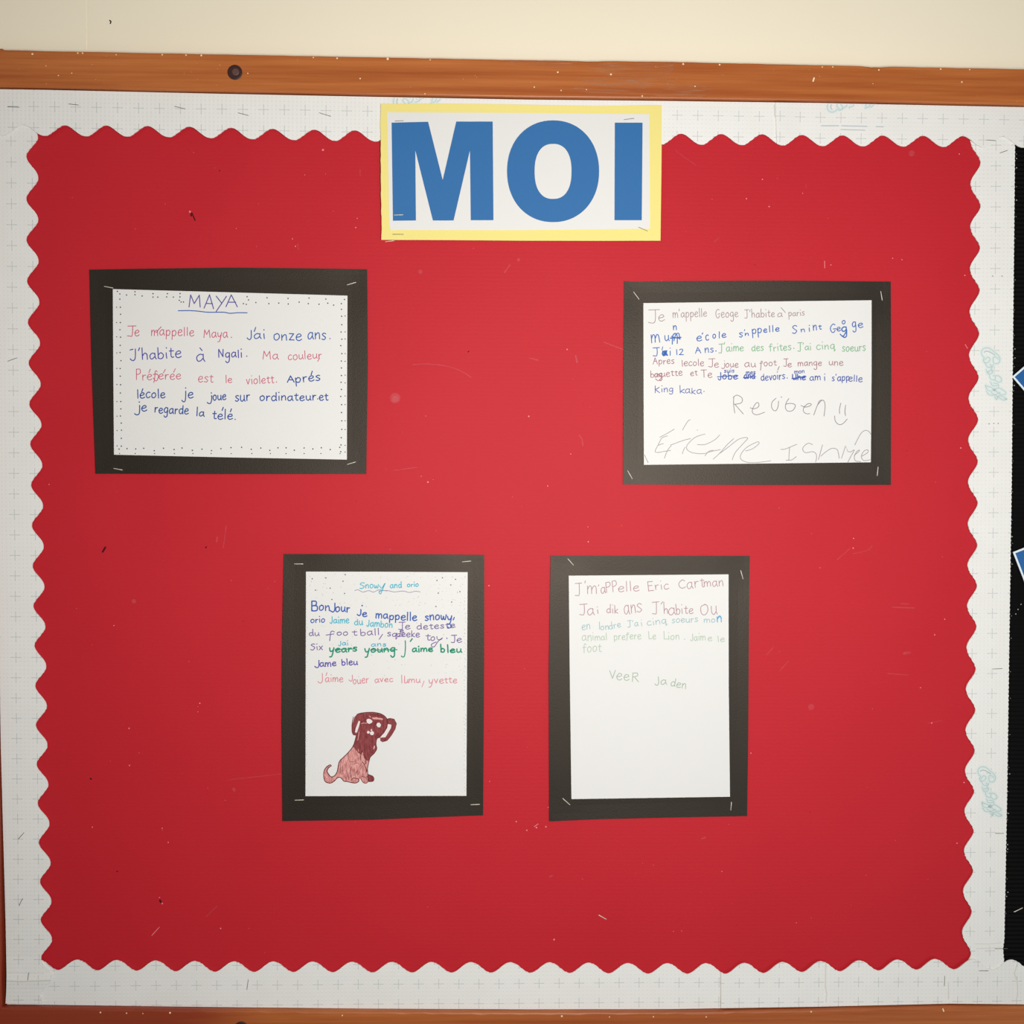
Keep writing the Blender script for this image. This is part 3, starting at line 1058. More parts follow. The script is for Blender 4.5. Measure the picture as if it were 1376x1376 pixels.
# ------------------------------------------------------------------ black corrugated panel on the right
bm = bmesh.new()
Yb = -0.0186
zt, zb = at(1400, 160, Yb).z, at(1400, 1330, Yb).z
pitch = 0.0057
n = int((zt - zb) / pitch * 6)
xa, xb = at(1343, 700, Yb).x, at(1900, 700, Yb).x
prev = None
for i in range(n + 1):
    z = lerp(zt, zb, i / n)
    y = Yb - 0.0008 * (0.5 + 0.5 * math.cos(2 * math.pi * (zt - z) / pitch))
    a = [bm.verts.new((x, y, z)) for x in (xa, lerp(xa, xb, .1), lerp(xa, xb, .4), xb)]
    if prev:
        for k in range(3):
            bm.faces.new((prev[k], a[k], a[k + 1], prev[k + 1]))
    prev = a
blk = link('corrugated_panel', bm, M['black'], None, True)
tag(blk, 'black ribbed corrugated card panel at the right edge, beside the white strip', 'backing card')
staple(blk, (1362.6, 1225.5), (1374.3, 1219.9), Yb - 0.0008, False, 0.0004)
pen = Pen(lambda x, y: Yb - 0.0009, 0.0001)
rnd = random.Random(5)
for x, y in [(1363.8, 469), (1363.8, 481), (1363, 518), (1360, 721), (1359.8, 758), (1372, 812), (1365, 825), (1368, 819), (1366, 213), (1366, 225.5), (1366, 269), (1356.7, 1040), (1355, 1093), (1354, 1135), (1354, 1141), (1354.3, 1199), (1352.5, 1204.5)]:
    pen.dot(x, y, .8)
for i in range(26):
    y = 205 + i * 41 + rnd.uniform(-8, 8)
    pen.dot(ipy(SR, y) + rnd.uniform(1, 2.5), y, .5)
pen.done('white_fibres', ink('#a8a49c'), blk, None, 'stuff')


def blue_card(tip, d1, d2, l1, l2, label):
    """card whose left tip sticks into the photo; d1 (up right) and d2 (down right) are its edge directions"""
    def nrm(d):
        n = math.hypot(*d)
        return (d[0] / n, d[1] / n)
    a = nrm(d1)
    b = (-a[1], a[0])

    def quad(ins):
        o = (tip[0] + (a[0] + b[0]) * ins, tip[1] + (a[1] + b[1]) * ins)
        A, B = l1 - 2 * ins, l2 - 2 * ins
        return [o, (o[0] + a[0] * A, o[1] + a[1] * A), (o[0] + a[0] * A + b[0] * B, o[1] + a[1] * A + b[1] * B), (o[0] + b[0] * B, o[1] + b[1] * B)]
    Y = -0.0225
    t = thing('blue_card', at(tip[0], tip[1], Y), label, 'card', 'blue cards on the black panel')
    q = quad(0)
    grid_sheet('card_border', coons([q[0], q[1]], [q[1], q[2]], [q[3], q[2]], [q[0], q[3]], 4, 4), lambda x, y: Y, 0.0009, M['white'], t)
    q = quad(2.6)
    grid_sheet('blue_face', coons([q[0], q[1]], [q[1], q[2]], [q[3], q[2]], [q[0], q[3]], 4, 4), lambda x, y: Y - 0.0004, 0.0004, M['cardblue'], t)


blue_card((1360.1, 506.2), (15.9, -13.7), None, 120, 90, 'upper blue card with pale edge whose corner points left from the right side')
blue_card((1361.1, 741.9), (15, -5.8), None, 110, 100, 'lower blue card with white edge whose corner points left from the right side')


# ------------------------------------------------------------------ title card
def bend(Y, cx, cy, ax, ay, corners, amp):
    """gently bowed sheet: held down at the staples (corners), lifting between and at the free edges"""
    def f(x, y):
        u, v = (x - cx) / ax, (y - cy) / ay
        lift = amp * (0.35 * math.cos(u * 1.5) * (abs(v) ** 2) + 0.35 * (abs(u) ** 2) * math.cos(v * 1.5)) + amp * .15 * math.sin(u * 3 + v * 2)
        hold = 0.0
        for (sx, sy) in corners:
            hold = max(hold, math.exp(-((x - sx) ** 2 + (y - sy) ** 2) / 700.0))
        free = max(0, max(abs(u), abs(v)) - .88) * amp * 3.0
        return Y - (lift + free) * (1 - hold)
    return f


title = thing('title_card', at(700, 323, Y_STRIP), 'large yellow-edged white card with bold blue word at the top centre', 'sign')
YT = -0.0262
fTi = bend(YT, 700, 231, 188, 91, [(535, 163), (845, 160), (535, 302), (864, 308)], 0.0012)
g = coons([(511.4, 139.6), (600, 139.2), (700, 140.4), (800, 142.4), (889.3, 141.2)], [(889.3, 141.2), (888.8, 230), (887.5, 323.4)],
          [(512.8, 322.3), (600, 322.6), (700, 323.4), (800, 323.6), (887.5, 323.4)], [(511.4, 139.6), (511.6, 230), (512.8, 322.3)], 40, 24)
rr = random.Random(6)
for j, row in enumerate(g):
    row[0] = (row[0][0] + rr.uniform(-.5, .5), row[0][1])
grid_sheet('yellow_backing', g, fTi, 0.0006, M['yellow'], title)
fTp = lambda x, y: fTi(x, y) - 0.0003
pg = grid_sheet('white_sheet', coons([(520.2, 150.8), (700, 151.8), (872.2, 153.4)], [(872.2, 153.4), (873.0, 230), (873.4, 307.2)],
                                     [(524.5, 309.0), (700, 309.2), (800, 308), (873.4, 307.2)], [(520.2, 150.8), (522, 230), (523, 300), (524.5, 309.0)], 30, 20), fTp, 0.0003, M['page'], title)


def letter(outer, inner=None):
    bm = bmesh.new()
    pts = [Vector((x, y, 0)) for x, y in outer]
    loops = [pts] + ([[Vector((x, y, 0)) for x, y in inner]] if inner else [])
    flat = [p for l in loops for p in l]
    # subdivide onto the bowed sheet: triangulate on a fine outline
    vs = [bm.verts.new(at(p.x, p.y, fTp(p.x, p.y) - 0.00012)) for p in flat]
    for t in tessellate_polygon(loops):
        try:
            bm.faces.new([vs[i] for i in t])
        except ValueError:
            pass
    for f in bm.faces:
        f.normal_update()
        if f.normal.y > 0:
            f.normal_flip()
    return bm


def dens(pl, st=6):
    out = []
    for a, b in zip(pl, pl[1:] + pl[:1]):
        n = max(1, int(math.dist(a, b) / st))
        out += [(lerp(a[0], b[0], i / n), lerp(a[1], b[1], i / n)) for i in range(n)]
    return out


def supere(cx, cy, rx, ry, p, n=72):
    o = []
    for i in range(n):
        t = 2 * math.pi * i / n
        c, s = math.cos(t), math.sin(t)
        o.append((cx + rx * math.copysign(abs(c) ** (2 / p), c), cy + ry * math.copysign(abs(s) ** (2 / p), s)))
    return o


def flat_letter(polys, hole=None, nm='letter'):
    """letter as a gridded set of narrow slabs so it follows the sheet"""
    p = Pen(fTp, 0.00016)
    return p


LB = M['blue']


def cut_letter(outer, hole=None):
    bm = bmesh.new()
    loops = [[Vector((x, y, 0)) for x, y in outer]] + ([[Vector((x, y, 0)) for x, y in hole]] if hole else [])
    flat = [p for l in loops for p in l]
    vs = [bm.verts.new(p) for p in flat]
    for t in tessellate_polygon(loops):
        try:
            bm.faces.new([vs[i] for i in t])
        except ValueError:
            pass
    # slice so that the print can follow the bow of the sheet
    for k in range(32):
        x = 520 + k * 12
        bmesh.ops.bisect_plane(bm, geom=bm.verts[:] + bm.edges[:] + bm.faces[:], plane_co=(x, 0, 0), plane_no=(1, 0, 0))
    for k in range(14):
        y = 155 + k * 12
        bmesh.ops.bisect_plane(bm, geom=bm.verts[:] + bm.edges[:] + bm.faces[:], plane_co=(0, y, 0), plane_no=(0, 1, 0))
    for v in bm.verts:
        v.co = at(v.co.x, v.co.y, fTp(v.co.x, v.co.y) - 0.00035)
    for f in bm.faces:
        f.normal_update()
        if f.normal.y > 0:
            f.normal_flip()
    return link('letter', bm, LB, pg)


cut_letter([(526.2, 164.8), (575.3, 163.6), (594.9, 241.8), (613.1, 163.3), (662.1, 163.3), (663.1, 295.9), (632.6, 295.9), (631.5, 202.1), (609.5, 296.3), (581.7, 296.3), (558.1, 202.1), (558.9, 296.3), (528.0, 296.6)])
cut_letter(supere(743.2, 230.1, 61.9, 68.4, 2.12), supere(743.2, 230.3, 24.8, 37.0, 2.35))
cut_letter([(826.2, 164.8), (863.5, 164.8), (862.4, 295.9), (825.7, 295.9)])
for p, q, dl in (((529, 289), (541.9, 288.6), 0), ((527.6, 314.8), (542, 314.8), 1), ((838.8, 160.7), (851.9, 159), 1), ((858, 305.3), (870, 310.4), 1), ((531, 162.6), (542, 162.2), 1)):
    staple(title, p, q, fTp((p[0] + q[0]) / 2, (p[1] + q[1]) / 2) - 0.0002, bool(dl))
staple(title, (517.2, 324.8), (529.8, 323.4), Y_RED - 0.0012)


# ------------------------------------------------------------------ the four mounted pages
def poster(label, mount, page, staples, amp=0.0016):
    """mount / page: dict of edge polylines top,right,bottom,left"""
    t0, r0, b0, l0 = mount
    cx = (t0[0][0] + t0[-1][0]) / 2
    cy = (l0[0][1] + l0[-1][1]) / 2
    ax, ay = (t0[-1][0] - t0[0][0]) / 2, (l0[-1][1] - l0[0][1]) / 2
    t = thing('mounted_page', at(b0[0][0], b0[0][1], Y_MOUNT), label, 'poster', 'black-mounted handwritten pages')
    mids = [((p[0] + q[0]) / 2, (p[1] + q[1]) / 2) for p, q in staples]
    f = bend(Y_MOUNT, cx, cy, ax, ay, mids, amp)
    grid_sheet('black_mount', coons(t0, r0, b0, l0, 36, 36), f, 0.0006, M['mount'], t)
    fp = lambda x, y: f(x, y) - 0.00035
    p = grid_sheet('page', coons(*page, 30, 30), fp, 0.0003, M['page'], t)
    for a, b in staples:
        staple(t, a, b, f((a[0] + b[0]) / 2, (a[1] + b[1]) / 2))
    return t, p, fp


def write(page, fp, colour, items, label=None, wd=1.2, name='handwriting'):
    """items: word tuples, ('/', pts, width) strokes or ('.', x, y, r) dots"""
    p = Pen(fp, 0.00006)
    for it in items:
        if it[0] == '/':
            p.line(it[1], it[2] if len(it) > 2 else wd)
        elif it[0] == '|':
            p.line(it[1], it[2] if len(it) > 2 else wd, False)
        elif it[0] == '.' and isinstance(it[1], (int, float)) and len(it) == 4:
            p.dot(it[1], it[2], it[3])
        else:
            kw = it[-1] if isinstance(it[-1], dict) else {}
            a = it[:-1] if isinstance(it[-1], dict) else it
            kw = dict(kw)
            kw.setdefault('wd', wd)
            word(p, *a, **kw)
    return p.done(name, ink(colour), page, label)


def Z(pts, ox, oy, s):
    return [(ox + x / s, oy + y / s) for x, y in pts]


# ---- page 1, upper left
_, P1, F1 = poster('landscape black-mounted page with purple underlined capital title and dotted edge, upper left',
                   ([(120.2, 362.3), (200, 361.0), (310, 359.6), (420, 360.6), (493.4, 361.8)], [(493.4, 361.8), (494.3, 490), (492.2, 636.9)],
                    [(128.2, 636.6), (300, 637.0), (492.2, 636.9)], [(120.2, 362.3), (123.2, 490), (128.2, 636.6)]),
                   ([(151.6, 388.5), (300, 392.6), (466.9, 397.3)], [(466.9, 397.3), (466.4, 500), (466.1, 617.6)],
                    [(153.2, 611.0), (300, 614.4), (466.1, 617.6)], [(151.6, 388.5), (152.2, 490), (153.2, 611.0)]),
                   [((139.6, 384.7), (152, 387)), ((466, 383), (478.6, 379.2)), ((152.2, 629.3), (164.6, 631.6)), ((466.2, 624.2), (478.2, 620.6))])
write(P1, F1, '#5b4f9c', [('M', 253.0, 412.6, 270.6, 413.0, 8.2, 2.05), ('A', 274.0, 413.8, 288.2, 414.6, 8.4, 2.1), ('|', [(290.5, 398), (298, 407.5)]), ('|', [(304.3, 398.2), (290.5, 418.5)]),
                          ('A', 303.4, 411.8, 320.2, 411.8, 7.4, 2.0)], 'purple capitals', 1.35)
write(P1, F1, '#3a66b0', [('/', [(239.6, 417.6), (252, 417.3), (265, 418), (280, 419.6), (300, 419.6), (309, 421), (320, 420.2), (332, 420.3)])], 'blue underline', 1.35, 'underline')
pk = '#c9627a'
write(P1, F1, pk, [('J', 171, 450.6, 182.0, 450.8, 7.8, 1.75, {'D': .2}), ('e', 180.6, 451, 187.3, 451, 8), ('mappelle', 203, 450.5, 260.8, 451.3, 7.6, 1.45, {'D': .75}), ('/', [(210, 447), (213, 443), (216.5, 439.3)]),
                   ('Maya', 273.5, 453.4, 306, 453.4, 7.0, 1.5), ('.', 311, 453.3, .9)], 'pink writing', 1.15)
write(P1, F1, '#2f5fa8', [('~ai', 332, 455.6, 356.5, 455.2, 7.4, 1.6), ("|", [(343.6, 440), (341.6, 445.4)]), ('onze', 367.6, 457.0, 405.6, 457.0, 8.6), ('ans', 413.2, 455.8, 438.2, 455.8, 8.4), ('.', 443.3, 455, .9)], 'blue writing', 1.4)
write(P1, F1, '#4d4aa4', [('~', 174.8, 483, 183, 483, 8, 1.75), ('|', [(174.8, 470.3), (178.5, 469.3)]), ('|', [(187.6, 467.3), (186, 471.2)]), ('habite', 190.5, 482.4, 243.9, 480.4, 8.4, 1.8), ('a', 263.3, 486.2, 275.2, 486.2, 9.4), ('|', [(268.7, 467.6), (271.6, 471)]),
                          ('Ngali', 293.2, 480.4, 325.4, 480.2, 6.8, 1.5), ('.', 331.6, 478.6, .9)], 'indigo writing', 1.4)
write(P1, F1, pk, [('Ma', 352.8, 482.4, 374.2, 482.8, 6.6, 1.7), ('couleur', 387, 483.4, 432.4, 481.6, 6.6, 1.6), ('|', [(429.5, 481), (427, 485.5)]),
                   ('PreFeree', 182.7, 510.4, 243.4, 509.6, 7.0, 1.9, {'D': .9}), ('|', [(202, 496), (200, 501)]), ('|', [(222.3, 496.3), (219.6, 501)]), ('|', [(235.6, 495.6), (233.2, 500.2)]), ('/', [(208, 502), (213, 505), (210, 512), (206, 508)]),
                   ('est', 266, 513.2, 286.4, 514, 7.6, 1.45), ('le', 302.8, 513.8, 311.7, 513.9, 5.8, 1.75), ('violett', 331, 516.2, 368.4, 514.6, 6.8, 1.55), ('.', 371.6, 513.4, .9)], 'pink writing', 1.1)
bl = '#2d5199'
write(P1, F1, bl, [('A', 385.8, 513.8, 396, 513.8, 4.6, 1.9), ('pres', 396.8, 514.4, 430.9, 510.6, 6.8, 1.6, {'D': .75}), ('|', [(419.6, 498.8), (418, 503.6)]),
                   ('lecole', 184, 535.2, 222.2, 534.4, 7.4, 1.55), ('|', [(192, 522.4), (190.4, 526.6)]), ('j', 244.4, 532.8, 251, 532.8, 7.2, 1.3), ('e', 252.5, 534.4, 259.8, 534.4, 7.4), ('j', 278.6, 537.4, 285.6, 537.4, 5.6, 1.1, {'D': 1.0}),
                   ('oue', 286.0, 537.8, 304, 537.2, 6.6), ('sur', 315.8, 539, 335.8, 538.6, 8.2), ('ordinateur', 348.8, 538.2, 425, 537.8, 6.6, 1.6), ('.', 427, 536, .9), ('et', 428.8, 538.6, 441, 538.2, 6.6, 1.6),
                   ('j', 181, 551, 189, 551, 7, 1.2, {'D': .9}), ('e', 190, 551.8, 197.4, 551.8, 7.6), ('regarde', 207.4, 554.2, 253.2, 557, 7.2, 1.5, {'D': .8}), ('la', 263.4, 558.8, 274.4, 559.4, 6.0, 1.9),
                   ('tele', 285, 562.4, 312.6, 564, 6.8, 1.85), ('|', [(300, 547.4), (298.4, 551.6)]), ('|', [(311, 549.4), (309.6, 553.4)]), ('.', 316, 563.6, .9)], 'dark blue writing', 1.45)
pen = Pen(F1, 0.00006)
rnd = random.Random(21)
# dotted margin, two uneven rows
for x, y in [(157.8, 391.6), (161, 395), (170, 396.4), (181.3, 392), (181.4, 396), (191, 397.7), (205.6, 394.6), (205.6, 399.2), (212, 399.2), (225, 394.6), (224, 399), (233, 399.2), (242, 394.4), (241.8, 399), (241, 403.6), (243.4, 405.8), (246.6, 405.8),
             (332, 398.7), (334, 403), (331, 409), (327, 408), (343.8, 406.5), (358.8, 400), (361.2, 408), (374.6, 407.2), (387, 401), (387.3, 408.5), (402, 406), (415.3, 400.5), (414.3, 408), (428.7, 408.8), (437.9, 401.9), (440.4, 407.4), (448.3, 410), (462.9, 402.4), (458.7, 408), (458.9, 415.6)]:
    pen.dot(x, y, 1.0)
y = 402
k_ = 0
while y < 606:
    pen.dot(161.5 + (y - 400) * .006 + rnd.uniform(-.7, .7), y, 1.0)
    if k_ % 2:
        pen.dot(156.6 + (y - 400) * .004, y + rnd.uniform(-.5, .5), .8)
    y += rnd.uniform(9.0, 11.6)
    k_ += 1
y = 425
while y < 610:
    pen.dot(458.6 + rnd.uniform(-.8, .8), y, 1.0)
    if k_ % 3:
        pen.dot(463.8, y + rnd.uniform(-.8, .8), .8)
    y += rnd.uniform(8.6, 11.5)
    k_ += 1
x = 160
while x < 462:
    yb2 = 603.5 + (x - 160) * .0
    pen.dot(x, yb2 + rnd.uniform(-2.2, 2.2) + .4 * math.sin(x), 1.0)
    if k_ % 2:
        pen.dot(x + rnd.uniform(-1, 1), yb2 + 6.0, .8)
    x += rnd.uniform(10.5, 14.5)
    k_ += 1
pen.done('dotted_border', ink('#4f544c'), P1, 'grey-green hand-dotted margin')

# ---- page 2, upper right
_, P2, F2 = poster('landscape black-mounted page of small multicoloured lines with big grey pencil signatures, upper right',
                   ([(838.6, 377.4), (850, 378.4), (900, 377.8), (1050, 377.0), (1197, 378.4)], [(1197, 378.4), (1197.8, 500), (1197.2, 651.6)],
                    [(837.2, 651.0), (1000, 651.9), (1197.2, 651.6)], [(838.6, 377.4), (837.8, 500), (837.2, 651.0)]),
                   ([(864.6, 407.3), (1020, 405.3), (1171.2, 403.5)], [(1171.2, 403.5), (1171.2, 500), (1170.2, 621.2)],
                    [(865.3, 624.6), (1020, 622.9), (1170.2, 621.2)], [(864.6, 407.3), (864.8, 510), (865.3, 624.6)]),
                   [((851, 391.8), (858.9, 402.4)), ((1183.4, 391), (1185.6, 403.8)), ((843.1, 632), (850, 644)), ((1180, 627), (1178.7, 639.5))])
mv = '#a48a8e'
write(P2, F2, mv, [('J', 871, 431.6, 886, 431.4, 8.6, 1.75, {'D': .7}), ('e', 884.4, 431.2, 893.5, 430.6, 8.6), ("m'appelle", 904, 427, 950, 425.0, 6.4, 1.75, {'D': .85}), ('Geoge', 962, 427.6, 992.2, 425.2, 6.4, 1.75),
                   ("J'habite", 1000.5, 426.8, 1041.2, 425.6, 5.8, 1.9, {'D': .3}), ('a', 1044.5, 426, 1051.5, 426, 5.4), ('|', [(1049.6, 413.5), (1055.4, 420)]), ('paris', 1059.6, 425, 1081.2, 424.0, 4.8, 1.5)], 'mauve-brown writing', .95)
b2 = '#3a68b4'
write(P2, F2, b2, [('m', 875, 461.4, 887.4, 460.4, 11.4), ('u', 893, 458.4, 899.4, 458.2, 7.0), ('n', 904.5, 443.2, 909.6, 443, 5.8),
                   ('|', [(900.8, 454.4), (915, 453.4)], 1.7), ('/', [(903.4, 462.4), (904, 451.5), (907.4, 448), (910, 452), (910, 461.6)], 1.4), ('/', [(905.5, 458), (908, 450), (912, 448), (913.6, 456)], 1.3), ('|', [(902, 452), (914, 455.4)], 1.0),
                   ('e', 936, 458.6, 943.4, 458.4, 6.4), ('|', [(943.4, 449), (944.4, 447.2)]), ('c', 948.2, 457, 952.6, 456.8, 7), ('o', 957.6, 454.6, 962.2, 454.4, 6.2), ('l', 965.4, 454.4, 968, 454.4, 4.8, 1.9), ('e', 970, 453.8, 976, 453.6, 5.4),
                   ("s'", 993, 452.6, 1002, 452.2, 6.2, 1.5), ('n', 1001, 450.8, 1006.4, 450.6, 3.6), ('pp', 1010.6, 448, 1024, 447, 6.4, 1.6), ('e', 1026, 446.6, 1031, 446.4, 4.6), ('ll', 1033, 446.2, 1040, 446, 5, 1.6), ('e', 1042, 445.4, 1047.4, 445.2, 5),
                   ('S', 1064.6, 448.6, 1071.6, 448.4, 5.2, 2.0), ('n', 1076, 446.2, 1082, 446, 4.0), ('i', 1086, 445.6, 1089, 445.6, 5, 1.2), ('n', 1092.4, 443.8, 1098, 443.6, 7.0), ('t', 1099.8, 443, 1104, 442.8, 4.4, 1.4),
                   ('G', 1115.8, 446.8, 1123.4, 446.4, 5.6, 1.9), ('e', 1124.4, 444.8, 1130, 444.2, 5), ('g', 1130.6, 445.6, 1138.6, 444.8, 7, 1.2, {'wd': 1.6, 'D': 1.2}), ('o', 1131.4, 435.4, 1136.4, 435, 4.6), ('/', [(1129, 449), (1133, 452), (1138, 444)], 1.5),
                   ('g', 1145, 439.4, 1150.8, 438.8, 7.6, 1.2, {'D': .9}), ('e', 1153, 440.8, 1160, 440.2, 6)], 'blue writing with a scribbled-out letter', 1.25)
write(P2, F2, b2, [('J', 877.6, 477.2, 886.2, 476.8, 5.6, 1.7, {'D': .4}), ('|', [(890.6, 466), (889.6, 470)]), ('a', 890, 477.6, 896.5, 477.2, 5.4, {'wd': 2.2}), ('/', [(890.5, 472), (895, 476), (891, 477.5), (896, 471.5)], 1.9), ('i', 899, 477.4, 902, 477.4, 6, 1.3),
                   ('12', 908, 476.8, 918.6, 476.4, 6.4), ('A', 934.4, 474.4, 942.4, 474, 4.6, 1.7), ('ns', 947, 473.6, 959, 473.2, 6.0), ('.', 962, 471.6, .9)], 'blue writing', 1.15)
write(P2, F2, '#86b490', [("J'aime", 966, 472.4, 999.4, 471.6, 6.0, 1.85, {'D': .6}), ('des', 1010, 471.6, 1026.2, 471.2, 5.8, 1.3), ('frites', 1033.6, 471.8, 1063.4, 470, 5.8, 1.55, {'D': .4}), ('.', 1066.8, 468, .9),
                          ("J'ai", 1072, 470.4, 1090.2, 469.8, 5.4, 1.8, {'D': .5}), ('cinq', 1097, 470, 1122.4, 468.8, 6.0, 1.4), ('soeurs', 1131.6, 472, 1163.2, 471.4, 6.4)], 'pale green writing', 1.15)
br = '#a4757f'
write(P2, F2, br, [('Apres', 877.6, 489.8, 906.2, 488.6, 5.4, 1.7, {'D': .5}), ('lecole', 916, 492.2, 946, 491.4, 5.6, 1.5), ('J', 952, 491.8, 960.6, 491.6, 5.4, 1.9, {'D': .5}), ('e', 959.6, 493.8, 966.2, 493.6, 6), ('j', 969.4, 492.6, 975, 492.4, 4.6, 1.2, {'D': .7}),
                   ('oue', 975, 493.8, 992.4, 493.4, 5.4), ('au', 1000.4, 493.2, 1015.6, 493, 5.8), ('Foot', 1021, 492.4, 1043.6, 491, 5.0, 1.7, {'D': 1.5}), ('|', [(1047.2, 492.4), (1045, 497.4)]),
                   ('J', 1053, 491, 1059, 490.8, 5.0, 1.8, {'D': .5}), ('e', 1058.4, 493, 1064.2, 492.6, 4.8), ('mange', 1072, 491.6, 1104.4, 490.8, 5.2, 1.2), ('une', 1113.8, 491, 1133.2, 490.6, 5.2),
                   ('b', 874, 506.8, 879, 506.8, 5.4, 1.75), ('ag', 879.6, 507.2, 890, 506.6, 5.2, 1.3, {'wd': 1.3}), ('uette', 888.6, 506.2, 917.2, 504.6, 5.4, 1.4), ('/', [(881, 509), (885, 511.6), (889, 506), (884, 503), (890, 502)], 1.0),
                   ('et', 927.6, 504.8, 937.2, 504.4, 4.8, 1.4), ('T', 942, 506.8, 949.8, 506.4, 5.2, 1.9), ('e', 951, 507, 957.2, 506.8, 5.8)], 'reddish-brown writing', 1.0)
nb = '#3f5aa8'
write(P2, F2, nb, [('~obe', 965, 509.8, 991.4, 508.8, 5.4, 1.7, {'wd': 1.4}), ('|', [(964, 506.4), (991.6, 504.6)], 1.2), ('suis', 973, 500.6, 986.8, 500, 3.2, 1.3, {'wd': 1}), ('and', 999.6, 509, 1014.6, 508.6, 5.0, 1.5, {'wd': 1.3}), ('|', [(999, 507.4), (1015.4, 506.2)], 1.3), ('|', [(1001, 509), (1014, 504)], 1.0),
                   ('mes', 1002.6, 503, 1015.2, 502.4, 3.4, 1.2, {'wd': 1}), ('devoirs', 1022.4, 511, 1055, 509.4, 6.0, 1.4), ('.', 1057.8, 508, .8), ('Uhe', 1064.6, 510.6, 1082.6, 510, 4.8, 1.5, {'wd': 1.5}), ('|', [(1064, 508.8), (1083, 506)], 1.3), ('|', [(1066, 510), (1082, 505)], 1.0),
                   ('mon', 1067.4, 501.8, 1081.2, 501.2, 3.4, 1.2, {'wd': 1}), ('am', 1088, 511, 1103, 510.8, 5.2), ('i', 1106.4, 511, 1110, 511, 5.4, 1.4), ("s'app", 1117.7, 511.6, 1141.6, 511.6, 5.8, 1.6, {'D': .55}), ('elle', 1140, 511.8, 1158.8, 513, 5.4, 1.5)], 'navy writing with crossed-out words', 1.15)
write(P2, F2, '#5867aa', [('K', 879.8, 527.4, 887, 527.4, 5.6, 1.7), ('ing', 888.4, 526.6, 904.8, 526.4, 5.2, 1.4, {'D': .7}), ('k', 913, 528.2, 920.4, 528.2, 5.6, 1.9), ('aka', 920.4, 528.4, 943, 529.6, 5.6, 1.4), ('.', 946, 526, .8)], 'thin indigo writing', 1.05)
z4 = lambda pts: Z(pts, 1010, 510, 7.242)
z3 = lambda pts: Z(pts, 830, 510, 7.242)
write(P2, F2, '#94898c', [
    ('/', z3([(1130, 165), (1128, 240), (1140, 325)])), ('/', z3([(1125, 175), (1160, 152), (1210, 180), (1205, 225), (1150, 240), (1128, 238)])), ('|', z3([(1140, 240), (1222, 335)])),
    ('/', z3([(1290, 275), (1330, 285), (1372, 262), (1370, 228), (1345, 232), (1312, 290), (1318, 330), (1360, 342), (1430, 318)])),
    ('/', z4([(238, 182), (200, 220), (195, 270), (215, 300), (240, 300), (258, 260), (262, 210)])), ('.', 1050, 533.6, .8),
    ('/', z4([(362, 185), (335, 230), (330, 280), (355, 308), (400, 300), (425, 262), (415, 240), (375, 232), (335, 240)])),
    ('/', z4([(480, 252), (520, 268), (565, 258), (582, 240), (550, 235), (510, 270), (505, 310), (535, 333), (565, 332)])),
    ('/', z4([(700, 202), (665, 205), (640, 250), (605, 345)])), ('/', z4([(640, 250), (680, 205), (705, 210), (715, 260), (705, 355)])),
    ('/', z4([(868, 230), (855, 290), (857, 330)])), ('/', z4([(915, 250), (908, 310), (914, 350)])), ('/', z4([(808, 355), (815, 405), (850, 438), (890, 428), (930, 385)]))], 'large grey pencil signature with a smiling face', 1.0, 'pencil_signature')
write(P2, F2, '#a39a9c', [
    ('/', z3([(550, 483), (480, 525), (410, 562)])), ('/', z3([(485, 548), (430, 570), (395, 635), (365, 695), (385, 710), (450, 700), (515, 690)])), ('/', z3([(398, 640), (425, 628), (445, 625)])),
    ('/', z3([(708, 390), (680, 410), (630, 492)])), ('/', z3([(710, 575), (640, 592), (515, 638)])), ('/', z3([(520, 645), (485, 690), (455, 765)])), ('/', z3([(655, 660), (640, 690), (630, 722)])), ('.', 937, 578, .7),
    ('/', z3([(775, 633), (850, 632), (940, 590), (993, 540)])), ('/', z3([(850, 530), (760, 560), (690, 620), (670, 670), (720, 710), (830, 722), (910, 700), (1000, 682)])),
    ('/', z3([(1130, 575), (1060, 640), (1000, 710), (930, 775)])), ('/', z3([(850, 742), (885, 700), (930, 688)])), ('/', z3([(1000, 715), (1080, 655), (1180, 580), (1265, 568), (1215, 630), (1145, 710), (1115, 780)])),
    ('/', z3([(1245, 695), (1310, 675), (1370, 630), (1376, 612), (1350, 610), (1250, 665), (1195, 740), (1210, 785), (1280, 808), (1376, 806), (1490, 790)])),
    ], 'large faint slanting pencil signature', .9, 'pencil_signature')
write(P2, F2, '#a2999b', [
    ('/', z4([(285, 680), (330, 675), (440, 630)])), ('/', z4([(370, 660), (365, 720), (362, 785)])), ('/', z4([(335, 785), (390, 782), (435, 750)])),
    ('/', z4([(592, 633), (550, 620), (505, 655), (500, 690), (530, 712), (590, 702), (625, 720), (632, 760), (622, 805)])),
    ('|', z4([(690, 635), (650, 780)])), ('/', z4([(675, 745), (720, 705), (780, 670), (830, 680), (845, 720), (852, 765)])),
    ('|', z4([(875, 765), (915, 645), (935, 700), (965, 705)])), ('/', z4([(965, 705), (1000, 685), (970, 740), (935, 808)])),
    ('/', z4([(1000, 735), (1040, 705), (1050, 685), (1025, 700), (1000, 750), (1010, 790), (1060, 800)])), ('/', z4([(1075, 745), (1130, 710), (1130, 685), (1095, 695), (1068, 745), (1090, 788), (1155, 780)])),
    ('/', z4([(1005, 635), (1060, 530), (1105, 495), (1140, 505), (1158, 530)])), ('|', z3([(262, 735), (296, 808)]))], 'faint pencil signature in the lower right corner', .95, 'pencil_signature')

